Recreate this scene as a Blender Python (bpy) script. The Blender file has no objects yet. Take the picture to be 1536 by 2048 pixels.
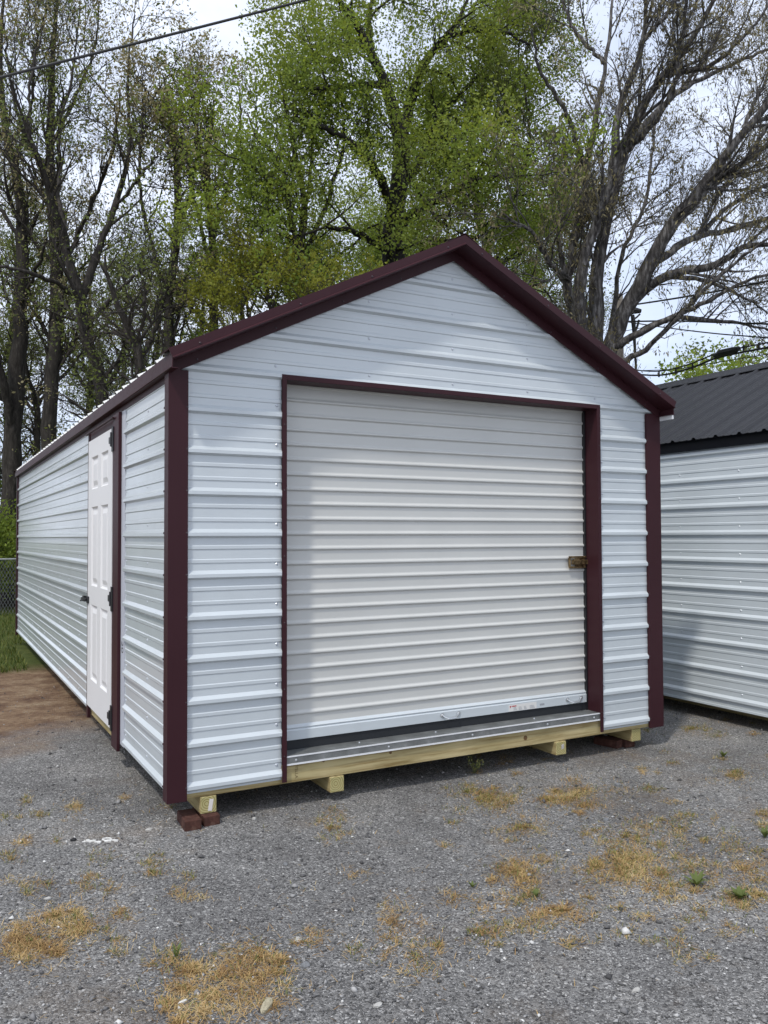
import bpy, math, random
import numpy as np
from mathutils import Vector, Matrix

# ------------------------------------------------------------------ camera, sky, sun
S = bpy.context.scene
C = S.collection
R = math.radians
FPX = 1660.1                                   # focal length in pixels of a 1536 x 2048 picture
CAM = np.array([-1.1159, -4.4832, 1.353])
RT = np.array([0.87714, -0.48023, -0.00345]); UP = np.array([-0.0111, -0.02745, 0.99956]); FW = np.array([0.48011, 0.87672, 0.02941])
cam = bpy.data.cameras.new('camera'); camo = bpy.data.objects.new('camera', cam); C.objects.link(camo)
cam.sensor_fit = 'HORIZONTAL'; cam.sensor_width = 36.0; cam.lens = FPX / 1536 * 36
cam.clip_start = 0.05; cam.clip_end = 2000
m = Matrix.Identity(4)
for i in range(3):
    m[i][0] = RT[i]; m[i][1] = UP[i]; m[i][2] = -FW[i]; m[i][3] = CAM[i]
camo.matrix_world = m
S.camera = camo

SUN_TO = Vector((1.0, 0.65, -1.76)).normalized()      # the way the sunlight travels
sun = bpy.data.lights.new('sun', 'SUN'); sun.energy = 1.75; sun.angle = R(3.5); sun.color = (1.0, 0.955, 0.88)
suno = bpy.data.objects.new('sun', sun); C.objects.link(suno)
suno.rotation_euler = SUN_TO.to_track_quat('-Z', 'Y').to_euler(); suno.location = (-6, -6, 14)

W = bpy.data.worlds.new('World'); S.world = W; W.use_nodes = True
wn, wl = W.node_tree.nodes, W.node_tree.links
wn.clear()
wo = wn.new('ShaderNodeOutputWorld'); bg = wn.new('ShaderNodeBackground'); bg.inputs['Strength'].default_value = 0.1
sky = wn.new('ShaderNodeTexSky'); sky.sky_type = 'NISHITA'; sky.sun_disc = False
sky.sun_elevation = math.asin(-SUN_TO.z); sky.sun_rotation = math.atan2(-SUN_TO.x, -SUN_TO.y) % (2 * math.pi)
tc = wn.new('ShaderNodeTexCoord'); mp = wn.new('ShaderNodeMapping'); mp.inputs['Scale'].default_value = (1.3, 1.3, 2.6)
nz = wn.new('ShaderNodeTexNoise'); nz.inputs['Scale'].default_value = 1.6; nz.inputs['Detail'].default_value = 7; nz.inputs['Roughness'].default_value = 0.55
rp = wn.new('ShaderNodeValToRGB'); rp.color_ramp.elements[0].position = 0.3; rp.color_ramp.elements[0].color = (0.62,) * 3 + (1,)
rp.color_ramp.elements[1].position = 0.62; rp.color_ramp.elements[1].color = (1, 1, 1, 1)
cl = wn.new('ShaderNodeValToRGB'); cl.color_ramp.elements[0].position = 0.35; cl.color_ramp.elements[0].color = (0.61, 0.685, 0.86, 1)
cl.color_ramp.elements[1].position = 0.7; cl.color_ramp.elements[1].color = (0.82, 0.86, 0.945, 1)
sc = wn.new('ShaderNodeVectorMath'); sc.operation = 'SCALE'; sc.inputs['Scale'].default_value = 12.2
mx = wn.new('ShaderNodeMixRGB')
wl.new(tc.outputs['Generated'], mp.inputs['Vector']); wl.new(mp.outputs['Vector'], nz.inputs['Vector'])
wl.new(nz.outputs['Fac'], rp.inputs['Fac']); wl.new(nz.outputs['Fac'], cl.inputs['Fac'])
wl.new(cl.outputs['Color'], sc.inputs[0])
wl.new(rp.outputs['Color'], mx.inputs['Fac']); wl.new(sky.outputs['Color'], mx.inputs['Color1']); wl.new(sc.outputs[0], mx.inputs['Color2'])
wl.new(mx.outputs['Color'], bg.inputs['Color']); wl.new(bg.outputs['Background'], wo.inputs['Surface'])

S.view_settings.view_transform = 'Standard'; S.view_settings.look = 'None'
S.view_settings.exposure = 0.37; S.view_settings.gamma = 1.0
S.view_settings.use_curve_mapping = False
S.cycles.max_bounces = 6; S.cycles.transparent_max_bounces = 6

DEBUG = False
rng = np.random.default_rng(11)
GZ = -0.212                                    # level of the gravel


def ray(px, py):
    return FPX * FW + RT * (px - 768) - UP * (py - 1024)


def at(px, py, d):                             # a photo pixel at depth d metres
    return CAM + ray(px, py) / FPX * d


def on_ground(px, py, z=GZ):
    r = ray(px, py); return CAM + r * ((z - CAM[2]) / r[2])


# ------------------------------------------------------------------ materials
def mat(name, base=(0.5, 0.5, 0.5), rough=0.5, metal=0.0, spec=0.5):
    M = bpy.data.materials.new(name); M.use_nodes = True
    b = M.node_tree.nodes['Principled BSDF']
    b.inputs['Base Color'].default_value = (*base, 1); b.inputs['Roughness'].default_value = rough
    b.inputs['Metallic'].default_value = metal; b.inputs['Specular IOR Level'].default_value = spec
    return M, M.node_tree.nodes, M.node_tree.links, b


def node(N, kind, **kw):
    n = N.new(kind)
    for k, v in kw.items():
        if k in n.inputs: n.inputs[k].default_value = v
        else: setattr(n, k, v)
    return n


def ramp(N, stops):
    r = N.new('ShaderNodeValToRGB'); e = r.color_ramp.elements
    while len(e) < len(stops): e.new(0.5)
    for q, (p, c) in zip(e, stops):
        q.position = p; q.color = (*c, 1) if len(c) == 3 else c
    return r


def coated_metal(name, base, rough, dirt=0.08, wave=0.004, speck=True):
    M, N, L, b = mat(name, base, rough)
    t = N.new('ShaderNodeTexCoord')
    n1 = node(N, 'ShaderNodeTexNoise', Scale=2.3, Detail=5.0); L.new(t.outputs['Object'], n1.inputs['Vector'])
    n2 = node(N, 'ShaderNodeTexNoise', Scale=60.0, Detail=3.0); L.new(t.outputs['Object'], n2.inputs['Vector'])
    r = ramp(N, [(0.3, tuple(c * (1 - dirt) for c in base)), (0.7, base)])
    L.new(n1.outputs['Fac'], r.inputs['Fac']); L.new(r.outputs['Color'], b.inputs['Base Color'])
    rr = node(N, 'ShaderNodeMapRange'); rr.inputs[3].default_value = rough - 0.06; rr.inputs[4].default_value = rough + 0.1
    L.new(n2.outputs['Fac'], rr.inputs[0]); L.new(rr.outputs[0], b.inputs['Roughness'])
    n3 = node(N, 'ShaderNodeTexNoise', Scale=3.2, Detail=2.0); L.new(t.outputs['Object'], n3.inputs['Vector'])
    bp = node(N, 'ShaderNodeBump', Strength=0.5, Distance=wave * 2.2); L.new(n3.outputs['Fac'], bp.inputs['Height'])
    bp2 = node(N, 'ShaderNodeBump', Strength=0.05, Distance=0.001); L.new(n2.outputs['Fac'], bp2.inputs['Height'])
    L.new(bp.outputs['Normal'], bp2.inputs['Normal']); L.new(bp2.outputs['Normal'], b.inputs['Normal'])
    return M


M_WHITE = coated_metal('white_siding', (0.545, 0.59, 0.612), 0.33, wave=0.006)
for _n in ('Coat Weight', 'Coat Roughness'): M_WHITE.node_tree.nodes['Principled BSDF'].inputs[_n].default_value = {'Coat Weight': 0.6, 'Coat Roughness': 0.12}[_n]
M_STRIP = coated_metal('white_flashing', (0.50, 0.52, 0.57), 0.4)
M_CURT = coated_metal('white_curtain', (0.555, 0.56, 0.535), 0.36, 0.06, 0.002)
M_ROOFW = coated_metal('white_roof', (0.68, 0.68, 0.66), 0.4)
M_BURG = coated_metal('burgundy_metal', (0.044, 0.0150, 0.0195), 0.42, 0.14, 0.003)
M_BURG.node_tree.nodes['Principled BSDF'].inputs['Specular IOR Level'].default_value = 0.16
M_BLACK = coated_metal('black_roof_metal', (0.018, 0.0185, 0.022), 0.42, 0.15)
M_BLACK.node_tree.nodes['Principled BSDF'].inputs['Specular IOR Level'].default_value = 0.4
M_BLKTRIM = coated_metal('black_trim', (0.006, 0.0065, 0.010), 0.5)
M_BLKTRIM.node_tree.nodes['Principled BSDF'].inputs['Specular IOR Level'].default_value = 0.2
M_DOOR = coated_metal('white_door_paint', (0.72, 0.715, 0.71), 0.42, 0.03, 0.001)
M_SCREW = mat('screw_white', (0.50, 0.53, 0.57), 0.3, 0.3)[0]
M_SCREWD = mat('screw_burgundy', (0.028, 0.012, 0.018), 0.4)[0]
M_GALV = mat('galvanised', (0.62, 0.64, 0.66), 0.32, 0.85)[0]
M_EDGE = mat('bright_edge', (0.80, 0.81, 0.82), 0.35, 0.15)[0]
M_BLKMET = mat('black_hardware', (0.012, 0.012, 0.014), 0.45)[0]
M_RUBBER = mat('black_rubber', (0.012, 0.014, 0.017), 0.7)[0]
M_TAG = mat('paper_tag', (0.66, 0.62, 0.58), 0.8)[0]
M_INK = mat('dark_ink', (0.02, 0.02, 0.025), 0.8)[0]
M_STAMP = mat('stamp_ink', (0.16, 0.115, 0.05), 0.85)[0]
M_RED = mat('red_print', (0.42, 0.03, 0.04), 0.6)[0]
M_GREYPR = mat('grey_print', (0.30, 0.31, 0.33), 0.7)[0]
M_CABLE = mat('cable_black', (0.011, 0.011, 0.012), 0.55)[0]
M_PALE = mat('white_scrap', (0.66, 0.65, 0.62), 0.7)[0]


def threshold_metal():
    M, N, L, b = mat('threshold_metal', (0.13, 0.135, 0.135), 0.42, 0.45)
    t = N.new('ShaderNodeTexCoord'); n = node(N, 'ShaderNodeTexNoise', Scale=9.0, Detail=8.0, Roughness=0.7); L.new(t.outputs['Object'], n.inputs['Vector'])
    r = ramp(N, [(0.3, (0.15, 0.157, 0.155)), (0.55, (0.24, 0.25, 0.247)), (0.75, (0.36, 0.37, 0.37))])
    L.new(n.outputs['Fac'], r.inputs['Fac']); L.new(r.outputs['Color'], b.inputs['Base Color'])
    return M


M_THR = threshold_metal()


def brass():
    M, N, L, b = mat('aged_brass', (0.22, 0.14, 0.06), 0.4, 0.8)
    t = N.new('ShaderNodeTexCoord'); n = node(N, 'ShaderNodeTexNoise', Scale=40.0, Detail=4.0); L.new(t.outputs['Object'], n.inputs['Vector'])
    r = ramp(N, [(0.35, (0.07, 0.045, 0.022)), (0.65, (0.34, 0.24, 0.12))]); L.new(n.outputs['Fac'], r.inputs['Fac']); L.new(r.outputs['Color'], b.inputs['Base Color'])
    return M


M_BRASS = brass()


def wood(name, axis, dark=(0.25, 0.18, 0.075), light=(0.50, 0.415, 0.225), knots=True, end=False):
    M, N, L, b = mat(name, light, 0.75, 0, 0.25)
    t = N.new('ShaderNodeTexCoord')
    if end:
        mp = node(N, 'ShaderNodeMapping', Location=(0.01, 0.0, -0.006)); L.new(t.outputs['Object'], mp.inputs['Vector'])
        w = node(N, 'ShaderNodeTexWave', Scale=26.0, Distortion=2.2, Detail=2.0); w.wave_type = 'RINGS'; w.rings_direction = 'Y'
        w.inputs['Detail Scale'].default_value = 1.5
        L.new(mp.outputs['Vector'], w.inputs['Vector'])
    else:
        s = [5, 5, 5]; s[axis] = 0.3
        mp = node(N, 'ShaderNodeMapping', Scale=tuple(s)); L.new(t.outputs['Object'], mp.inputs['Vector'])
        w = node(N, 'ShaderNodeTexNoise', Scale=6.0, Detail=6.0, Roughness=0.65, Distortion=0.6); L.new(mp.outputs['Vector'], w.inputs['Vector'])
    r = ramp(N, [(0.36, dark), (0.5, tuple((a * 0.4 + c * 0.6) for a, c in zip(dark, light))), (0.62, light)])
    L.new(w.outputs['Fac'], r.inputs['Fac'])
    col = r.outputs['Color']
    n2 = node(N, 'ShaderNodeTexNoise', Scale=3.0, Detail=3.0); L.new(t.outputs['Object'], n2.inputs['Vector'])
    mm = node(N, 'ShaderNodeMixRGB', blend_type='MULTIPLY'); mm.inputs['Fac'].default_value = 0.55
    r2 = ramp(N, [(0.35, (0.72, 0.74, 0.62)), (0.65, (1, 1, 1))]); L.new(n2.outputs['Fac'], r2.inputs['Fac'])
    L.new(col, mm.inputs['Color1']); L.new(r2.outputs['Color'], mm.inputs['Color2'])
    L.new(mm.outputs['Color'], b.inputs['Base Color'])
    bp = node(N, 'ShaderNodeBump', Strength=0.35, Distance=0.002); L.new(w.outputs['Fac'], bp.inputs['Height']); L.new(bp.outputs['Normal'], b.inputs['Normal'])
    return M


M_WOODX = wood('treated_pine_along', 0)
M_WOODY = wood('treated_pine_skid', 1)
M_WOODE = wood('treated_pine_end', 1, (0.30, 0.25, 0.10), (0.47, 0.42, 0.21), end=True)
M_KNOT = mat('wood_knot', (0.13, 0.07, 0.025), 0.7)[0]


def noisy(name, stops, scale, rough=0.85, bump=0.3, dist=0.01, detail=8.0, stretch=(1, 1, 1), coord='Object', spec=0.3):
    M, N, L, b = mat(name, stops[0][1], rough, 0, spec)
    t = N.new('ShaderNodeTexCoord'); mp = node(N, 'ShaderNodeMapping', Scale=stretch); L.new(t.outputs[coord], mp.inputs['Vector'])
    n = node(N, 'ShaderNodeTexNoise', Scale=scale, Detail=detail, Roughness=0.65); L.new(mp.outputs['Vector'], n.inputs['Vector'])
    r = ramp(N, stops); L.new(n.outputs['Fac'], r.inputs['Fac']); L.new(r.outputs['Color'], b.inputs['Base Color'])
    bp = node(N, 'ShaderNodeBump', Strength=bump, Distance=dist); L.new(n.outputs['Fac'], bp.inputs['Height']); L.new(bp.outputs['Normal'], b.inputs['Normal'])
    return M


M_BRICK = noisy('old_brick', [(0.3, (0.035, 0.016, 0.012)), (0.55, (0.075, 0.03, 0.022)), (0.75, (0.13, 0.075, 0.055))], 34)
M_BARKD = noisy('dark_bark', [(0.3, (0.014, 0.012, 0.010)), (0.55, (0.044, 0.038, 0.033)), (0.8, (0.11, 0.10, 0.09))], 7, bump=0.8, dist=0.03, stretch=(3, 3, 0.7))
M_BARKB = noisy('black_bark', [(0.3, (0.008, 0.007, 0.006)), (0.55, (0.022, 0.019, 0.017)), (0.8, (0.06, 0.054, 0.048))], 7, bump=0.8, dist=0.03, stretch=(3, 3, 0.7))
M_BARKG = noisy('grey_bark', [(0.34, (0.022, 0.019, 0.017)), (0.5, (0.07, 0.064, 0.06)), (0.68, (0.25, 0.24, 0.23))], 5, bump=0.8, dist=0.03, stretch=(3, 3, 0.6))
M_POLE = noisy('weathered_pole', [(0.3, (0.12, 0.105, 0.09)), (0.6, (0.21, 0.19, 0.165)), (0.8, (0.29, 0.265, 0.235))], 8, stretch=(4, 4, 0.4))
M_WOODCHUNK = noisy('weathered_wood', [(0.3, (0.22, 0.19, 0.12)), (0.6, (0.42, 0.38, 0.27)), (0.8, (0.52, 0.48, 0.37))], 30, stretch=(1, 6, 6))
M_FENCE = mat('galvanised_wire', (0.36, 0.38, 0.38), 0.5, 0.4)[0]


def island_mat(name, stops, rough=0.8, trans=0.0, nscale=None, spec=0.3, tr_tint=(1.2, 1.15, 0.6)):
    """colour picked per loose piece (leaf, blade, pebble), drifting slowly through space"""
    M, N, L, b = mat(name, stops[0][1], rough, 0, spec)
    g = N.new('ShaderNodeNewGeometry'); r = ramp(N, stops)
    fac = g.outputs['Random Per Island']
    if nscale:
        t = N.new('ShaderNodeTexCoord'); n = node(N, 'ShaderNodeTexNoise', Scale=nscale, Detail=3.0); L.new(t.outputs['Object'], n.inputs['Vector'])
        mr = node(N, 'ShaderNodeMapRange'); mr.inputs[1].default_value = 0.3; mr.inputs[2].default_value = 0.7
        L.new(n.outputs['Fac'], mr.inputs[0])
        a = node(N, 'ShaderNodeMath', operation='MULTIPLY'); a.inputs[1].default_value = 0.45; L.new(fac, a.inputs[0])
        c2 = node(N, 'ShaderNodeMath', operation='MULTIPLY_ADD'); c2.inputs[1].default_value = 0.55; L.new(mr.outputs[0], c2.inputs[0]); L.new(a.outputs[0], c2.inputs[2])
        fac = c2.outputs[0]
    L.new(fac, r.inputs['Fac']); L.new(r.outputs['Color'], b.inputs['Base Color'])
    if trans:
        tr = N.new('ShaderNodeBsdfTranslucent'); ms = N.new('ShaderNodeMixShader'); ms.inputs[0].default_value = trans
        mu = node(N, 'ShaderNodeMixRGB', blend_type='MULTIPLY'); mu.inputs['Fac'].default_value = 1.0; mu.inputs['Color2'].default_value = (*tr_tint, 1)
        L.new(r.outputs['Color'], mu.inputs['Color1']); L.new(mu.outputs['Color'], tr.inputs['Color'])
        out = N['Material Output']; L.new(b.outputs[0], ms.inputs[1]); L.new(tr.outputs[0], ms.inputs[2]); L.new(ms.outputs[0], out.inputs['Surface'])
    return M


M_LEAFY = island_mat('leaf_spring_green', [(0.1, (0.120, 0.169, 0.037)), (0.45, (0.203, 0.262, 0.051)), (0.8, (0.262, 0.306, 0.064)), (1.0, (0.310, 0.328, 0.070))], trans=0.45, nscale=0.5)
M_LEAFG = island_mat('leaf_fresh_green', [(0.1, (0.116, 0.171, 0.036)), (0.5, (0.205, 0.278, 0.053)), (0.9, (0.290, 0.342, 0.066))], trans=0.45, nscale=0.5)
M_LEAFO = island_mat('leaf_golden', [(0.1, (0.140, 0.144, 0.019)), (0.5, (0.198, 0.202, 0.027)), (0.9, (0.223, 0.250, 0.038))], trans=0.4, nscale=0.6)
M_LEAFB = island_mat('leaf_buff', [(0.1, (0.180, 0.162, 0.084)), (0.5, (0.300, 0.264, 0.144)), (0.9, (0.420, 0.372, 0.228))], trans=0.35, nscale=0.5, tr_tint=(1.1, 1.05, 0.8))
M_LEAFD = island_mat('leaf_dark', [(0.1, (0.076, 0.100, 0.036)), (0.5, (0.136, 0.171, 0.053)), (0.9, (0.212, 0.235, 0.081))], trans=0.4, nscale=0.6)
M_LEAFR = island_mat('leaf_drooping', [(0.1, (0.072, 0.066, 0.038)), (0.5, (0.150, 0.132, 0.072)), (0.9, (0.240, 0.210, 0.114))], trans=0.3, nscale=0.5, tr_tint=(1.1, 1.05, 0.7))
M_STRAW = island_mat('dry_grass', [(0.05, (0.15, 0.085, 0.04)), (0.35, (0.33, 0.205, 0.085)), (0.7, (0.48, 0.34, 0.155)), (1.0, (0.62, 0.52, 0.31))], trans=0.15, nscale=6)
M_BLADE = island_mat('green_blades', [(0.1, (0.07, 0.09, 0.02)), (0.5, (0.15, 0.17, 0.05)), (0.9, (0.30, 0.28, 0.10))], trans=0.25)
M_LAWN = island_mat('lawn_blades', [(0.1, (0.045, 0.08, 0.016)), (0.5, (0.09, 0.125, 0.025)), (0.9, (0.16, 0.17, 0.045))], trans=0.25)
M_WEED = island_mat('weed_leaf', [(0.1, (0.07, 0.105, 0.03)), (0.9, (0.16, 0.19, 0.06))], trans=0.25)
M_PEB = island_mat('pebbles', [(0.0, (0.05, 0.049, 0.049)), (0.4, (0.14, 0.137, 0.136)), (0.75, (0.23, 0.226, 0.223)), (0.92, (0.36, 0.355, 0.345)), (1.0, (0.68, 0.67, 0.64))], rough=0.8)
M_STONE = noisy('pale_stone', [(0.3, (0.30, 0.29, 0.27)), (0.7, (0.50, 0.49, 0.46))], 30)
M_STONEG = noisy('grey_stone', [(0.3, (0.10, 0.105, 0.11)), (0.7, (0.26, 0.265, 0.27))], 30)
M_STONEK = noisy('black_stone', [(0.3, (0.012, 0.012, 0.013)), (0.7, (0.04, 0.04, 0.042))], 30)


# ------------------------------------------------------------------ mesh helpers
def link_mesh(name, V, F, m, parent=None, smooth=False, nside=None):
    """V (n,3); F list of faces, or an int array (k,3|4)"""
    me = bpy.data.meshes.new(name)
    V = np.asarray(V, dtype=np.float32)
    if isinstance(F, np.ndarray):
        k, s = F.shape
        me.vertices.add(len(V)); me.vertices.foreach_set('co', V.ravel())
        me.loops.add(k * s); me.loops.foreach_set('vertex_index', F.astype(np.int32).ravel())
        me.polygons.add(k); me.polygons.foreach_set('loop_start', np.arange(0, k * s, s, dtype=np.int32))
        me.update(calc_edges=True); me.validate()
    else:
        me.from_pydata(V.tolist(), [], F); me.update()
    if smooth: me.polygons.foreach_set('use_smooth', np.ones(len(me.polygons), dtype=bool))
    ms = m if isinstance(m, (list, tuple)) else [m]
    for q in ms: me.materials.append(q)
    o = bpy.data.objects.new(name, me); C.objects.link(o)
    if parent: o.parent = parent
    return o


class MB:
    """collects boxes, prisms and tubes into one mesh"""
    def __init__(s): s.V = []; s.F = []
    def add(s, V, F):
        k = len(s.V); s.V += [tuple(map(float, v)) for v in V]; s.F += [tuple(i + k for i in f) for f in F]; return s
    def box(s, a, b):
        (x0, y0, z0), (x1, y1, z1) = a, b
        V = [(x, y, z) for x in (x0, x1) for y in (y0, y1) for z in (z0, z1)]
        return s.add(V, [(0, 1, 3, 2), (4, 6, 7, 5), (0, 4, 5, 1), (2, 3, 7, 6), (0, 2, 6, 4), (1, 5, 7, 3)])
    def prism(s, poly, f0, f1):
        """poly: 2D outline; f0/f1 map (a,b)->3D at either end"""
        n = len(poly); V = [f0(*p) for p in poly] + [f1(*p) for p in poly]
        F = [(i, (i + 1) % n, n + (i + 1) % n, n + i) for i in range(n)] + [tuple(range(n))[::-1], tuple(range(n, 2 * n))]
        return s.add(V, F)
    def tube(s, pts, r, n=8, caps=True):
        pts = np.array(pts, float); r = np.broadcast_to(np.array(r, float), (len(pts),))
        V, F = tube_arrays(pts[None], r[None], n)
        k = len(s.V); s.V += [tuple(v) for v in V]; s.F += [tuple(int(i) + k for i in f) for f in F]
        if caps:
            s.F += [tuple(k + i for i in range(n))[::-1], tuple(k + (len(pts) - 1) * n + i for i in range(n))]
        return s
    def dome(s, c, nrm, r, n=6, h=0.5):
        nrm = Vector(nrm).normalized(); a = nrm.orthogonal().normalized(); b = nrm.cross(a); c = Vector(c)
        ring = lambda q, z: [c + nrm * z + (a * math.cos(2 * math.pi * i / n) + b * math.sin(2 * math.pi * i / n)) * q for i in range(n)]
        V = ring(r * 1.25, 0) + ring(r * 1.2, r * 0.18) + ring(r * 0.8, r * h) + [c + nrm * r * (h + 0.15)]
        F = []
        for k in (0, 1):
            F += [(k * n + i, k * n + (i + 1) % n, (k + 1) * n + (i + 1) % n, (k + 1) * n + i) for i in range(n)]
        F += [(2 * n + i, 2 * n + (i + 1) % n, 3 * n) for i in range(n)]
        return s.add(V, F)
    def build(s, name, m, parent=None, smooth=False, bevel=0.0, kind=None):
        o = link_mesh(name, s.V, s.F, m, parent, smooth)
        if bevel:
            bv = o.modifiers.new('bevel', 'BEVEL'); bv.width = bevel; bv.segments = 2; bv.limit_method = 'ANGLE'
        if kind: o['kind'] = kind
        return o


def tube_arrays(P, Rr, n):
    """P (N,K,3), Rr (N,K) -> verts, quads"""
    N, K, _ = P.shape
    T = np.gradient(P, axis=1); T /= np.linalg.norm(T, axis=2, keepdims=True) + 1e-9
    mean = T.mean(1); mean /= np.linalg.norm(mean, axis=1, keepdims=True) + 1e-9
    ref = np.where(np.abs(mean[:, 2:3]) < 0.8, np.array([[0, 0, 1.0]]), np.array([[1.0, 0.1, 0]]))
    A = np.cross(T, ref[:, None, :]); A /= np.linalg.norm(A, axis=2, keepdims=True) + 1e-9
    B = np.cross(T, A)
    an = np.arange(n) * 2 * math.pi / n
    V = P[:, :, None, :] + Rr[:, :, None, None] * (A[:, :, None, :] * np.cos(an)[None, None, :, None] + B[:, :, None, :] * np.sin(an)[None, None, :, None])
    idx = np.arange(N * K * n).reshape(N, K, n)
    a = idx[:, :-1, :]; b = np.roll(a, -1, axis=2); d = idx[:, 1:, :]; c = np.roll(d, -1, axis=2)
    F = np.stack([a, b, c, d], -1).reshape(-1, 4)
    return V.reshape(-1, 3), F


def empty(name, loc=(0, 0, 0), label=None, cat=None, group=None, rz=0):
    o = bpy.data.objects.new(name, None); C.objects.link(o); o.location = loc; o.rotation_euler = (0, 0, rz)
    o.empty_display_size = 0.2
    return tag(o, label, cat, group)


def tag(o, label=None, cat=None, group=None, kind=None):
    if label: o['label'] = label
    if cat: o['category'] = cat
    if group: o['group'] = group
    if kind: o['kind'] = kind
    return o


# ------------------------------------------------------------------ ground
def axis_steps(lo, hi, dense_lo, dense_hi, step, grow=1.35):
    a = list(np.arange(dense_lo, dense_hi + 1e-6, step)); s = step
    while a[-1] < hi: s *= grow; a.append(a[-1] + s)
    s = step
    while a[0] > lo: s *= grow; a.insert(0, a[0] - s)
    return np.array(a)


def ground_h(x, y):
    h = 0.006 * np.sin(x * 2.1 + 0.6 * y) + 0.005 * np.sin(y * 2.7 - 0.8 * x + 1) + 0.003 * np.sin(5.3 * x + 4.1 * y)
    far = np.clip((np.hypot(x - 1.5, y - 2) - 12) / 20, 0, 1)
    return GZ + h * 0.7 + far * 0.12 * np.sin(x * .21) * np.cos(y * .17)


def ground_material():
    M, N, L, b = mat('ground_gravel_dirt_grass', (0.15, 0.15, 0.16), 0.9, 0, 0.2)
    t = N.new('ShaderNodeTexCoord'); P = t.outputs['Object']
    sep = N.new('ShaderNodeSeparateXYZ'); L.new(P, sep.inputs[0])
    def tex(kind, scale, **kw):
        n = node(N, kind, Scale=scale, **kw); L.new(P, n.inputs['Vector']); return n
    def math2(op, a, c):
        n = N.new('ShaderNodeMath'); n.operation = op
        for i, v in enumerate((a, c)):
            if isinstance(v, (int, float)): n.inputs[i].default_value = v
            else: L.new(v, n.inputs[i])
        return n.outputs[0]
    def mix(f, a, c, bt='MIX'):
        n = N.new('ShaderNodeMixRGB'); n.blend_type = bt
        for i, v in enumerate((f, a, c)):
            if isinstance(v, (int, float)): n.inputs[i].default_value = v
            elif isinstance(v, tuple): n.inputs[i].default_value = (*v, 1)
            else: L.new(v, n.inputs[i])
        return n.outputs['Color']
    # crushed stone: two sizes of cells, each cell its own grey
    v1 = tex('ShaderNodeTexVoronoi', 105.0); v2 = tex('ShaderNodeTexVoronoi', 210.0)
    bw1 = N.new('ShaderNodeSeparateColor'); L.new(v1.outputs['Color'], bw1.inputs[0])
    bw2 = N.new('ShaderNodeSeparateColor'); L.new(v2.outputs['Color'], bw2.inputs[0])
    stone = [(0.0, (0.088, 0.086, 0.084)), (0.35, (0.19, 0.186, 0.180)), (0.7, (0.275, 0.269, 0.26)), (0.9, (0.35, 0.343, 0.33)), (0.97, (0.56, 0.55, 0.53))]
    r1 = ramp(N, stone); L.new(bw1.outputs[0], r1.inputs['Fac'])
    r2 = ramp(N, stone); L.new(bw2.outputs[0], r2.inputs['Fac'])
    pick = ramp(N, [(0.45, (0, 0, 0)), (0.55, (1, 1, 1))]); L.new(bw1.outputs[1], pick.inputs['Fac'])
    g = mix(pick.outputs['Color'], r1.outputs['Color'], r2.outputs['Color'])
    n1 = tex('ShaderNodeTexNoise', 1.3, Detail=9.0, Roughness=0.68); lr = ramp(N, [(0.32, (0.68, 0.67, 0.67)), (0.5, (1.0, 1.0, 1.0)), (0.68, (1.34, 1.32, 1.29))]); L.new(n1.outputs['Fac'], lr.inputs['Fac'])
    g = mix(1.0, g, lr.outputs['Color'], 'MULTIPLY')
    # brown grit washed into the stone here and there
    n2 = tex('ShaderNodeTexNoise', 1.7, Detail=8.0, Roughness=0.7); br = ramp(N, [(0.53, (0, 0, 0)), (0.74, (0.5,) * 3)]); L.new(n2.outputs['Fac'], br.inputs['Fac'])
    g = mix(br.outputs['Color'], g, (0.20, 0.145, 0.095))
    # dirt strip beside the left wall, then grass farther back
    wob = tex('ShaderNodeTexNoise', 1.2, Detail=10.0, Roughness=0.72); wv = math2('MULTIPLY', math2('SUBTRACT', wob.outputs['Fac'], 0.5), 2.8)
    yy = math2('ADD', sep.outputs['Y'], wv)
    left = ramp(N, [(0.0, (1, 1, 1)), (1.0, (0, 0, 0))])
    xl = math2('MULTIPLY_ADD', sep.outputs['X'], 1.4); 
    L.new(xl, left.inputs['Fac'])
    d0 = N.new('ShaderNodeMapRange'); d0.inputs[1].default_value = 2.2; d0.inputs[2].default_value = 3.4; L.new(math2('ADD', math2('MULTIPLY', sep.outputs['X'], -0.75), yy), d0.inputs[0])
    n3 = tex('ShaderNodeTexNoise', 3.4, Detail=12.0, Roughness=0.82)
    dirt = ramp(N, [(0.30, (0.06, 0.035, 0.025)), (0.44, (0.16, 0.095, 0.06)), (0.54, (0.27, 0.18, 0.11)), (0.66, (0.38, 0.30, 0.20))]); L.new(n3.outputs['Fac'], dirt.inputs['Fac'])
    lm = N.new('ShaderNodeMapRange'); lm.inputs[1].default_value = 0.9; lm.inputs[2].default_value = 0.3; L.new(sep.outputs['X'], lm.inputs[0])
    dm = math2('MULTIPLY', d0.outputs[0], lm.outputs[0])
    g = mix(dm, g, dirt.outputs['Color'])
    d1 = N.new('ShaderNodeMapRange'); d1.inputs[1].default_value = 6.0; d1.inputs[2].default_value = 6.7; L.new(math2('ADD', sep.outputs['Y'], math2('MULTIPLY', wv, 0.35)), d1.inputs[0])
    n4 = tex('ShaderNodeTexNoise', 5.0, Detail=8.0, Roughness=0.7)
    gr = ramp(N, [(0.3, (0.05, 0.07, 0.018)), (0.6, (0.10, 0.125, 0.03)), (0.8, (0.19, 0.18, 0.07))]); L.new(n4.outputs['Fac'], gr.inputs['Fac'])
    gm = math2('MULTIPLY', d1.outputs[0], 1.0)
    gm2 = N.new('ShaderNodeMapRange'); gm2.inputs[1].default_value = 9.0; gm2.inputs[2].default_value = 11.0; L.new(sep.outputs['Y'], gm2.inputs[0])
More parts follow.
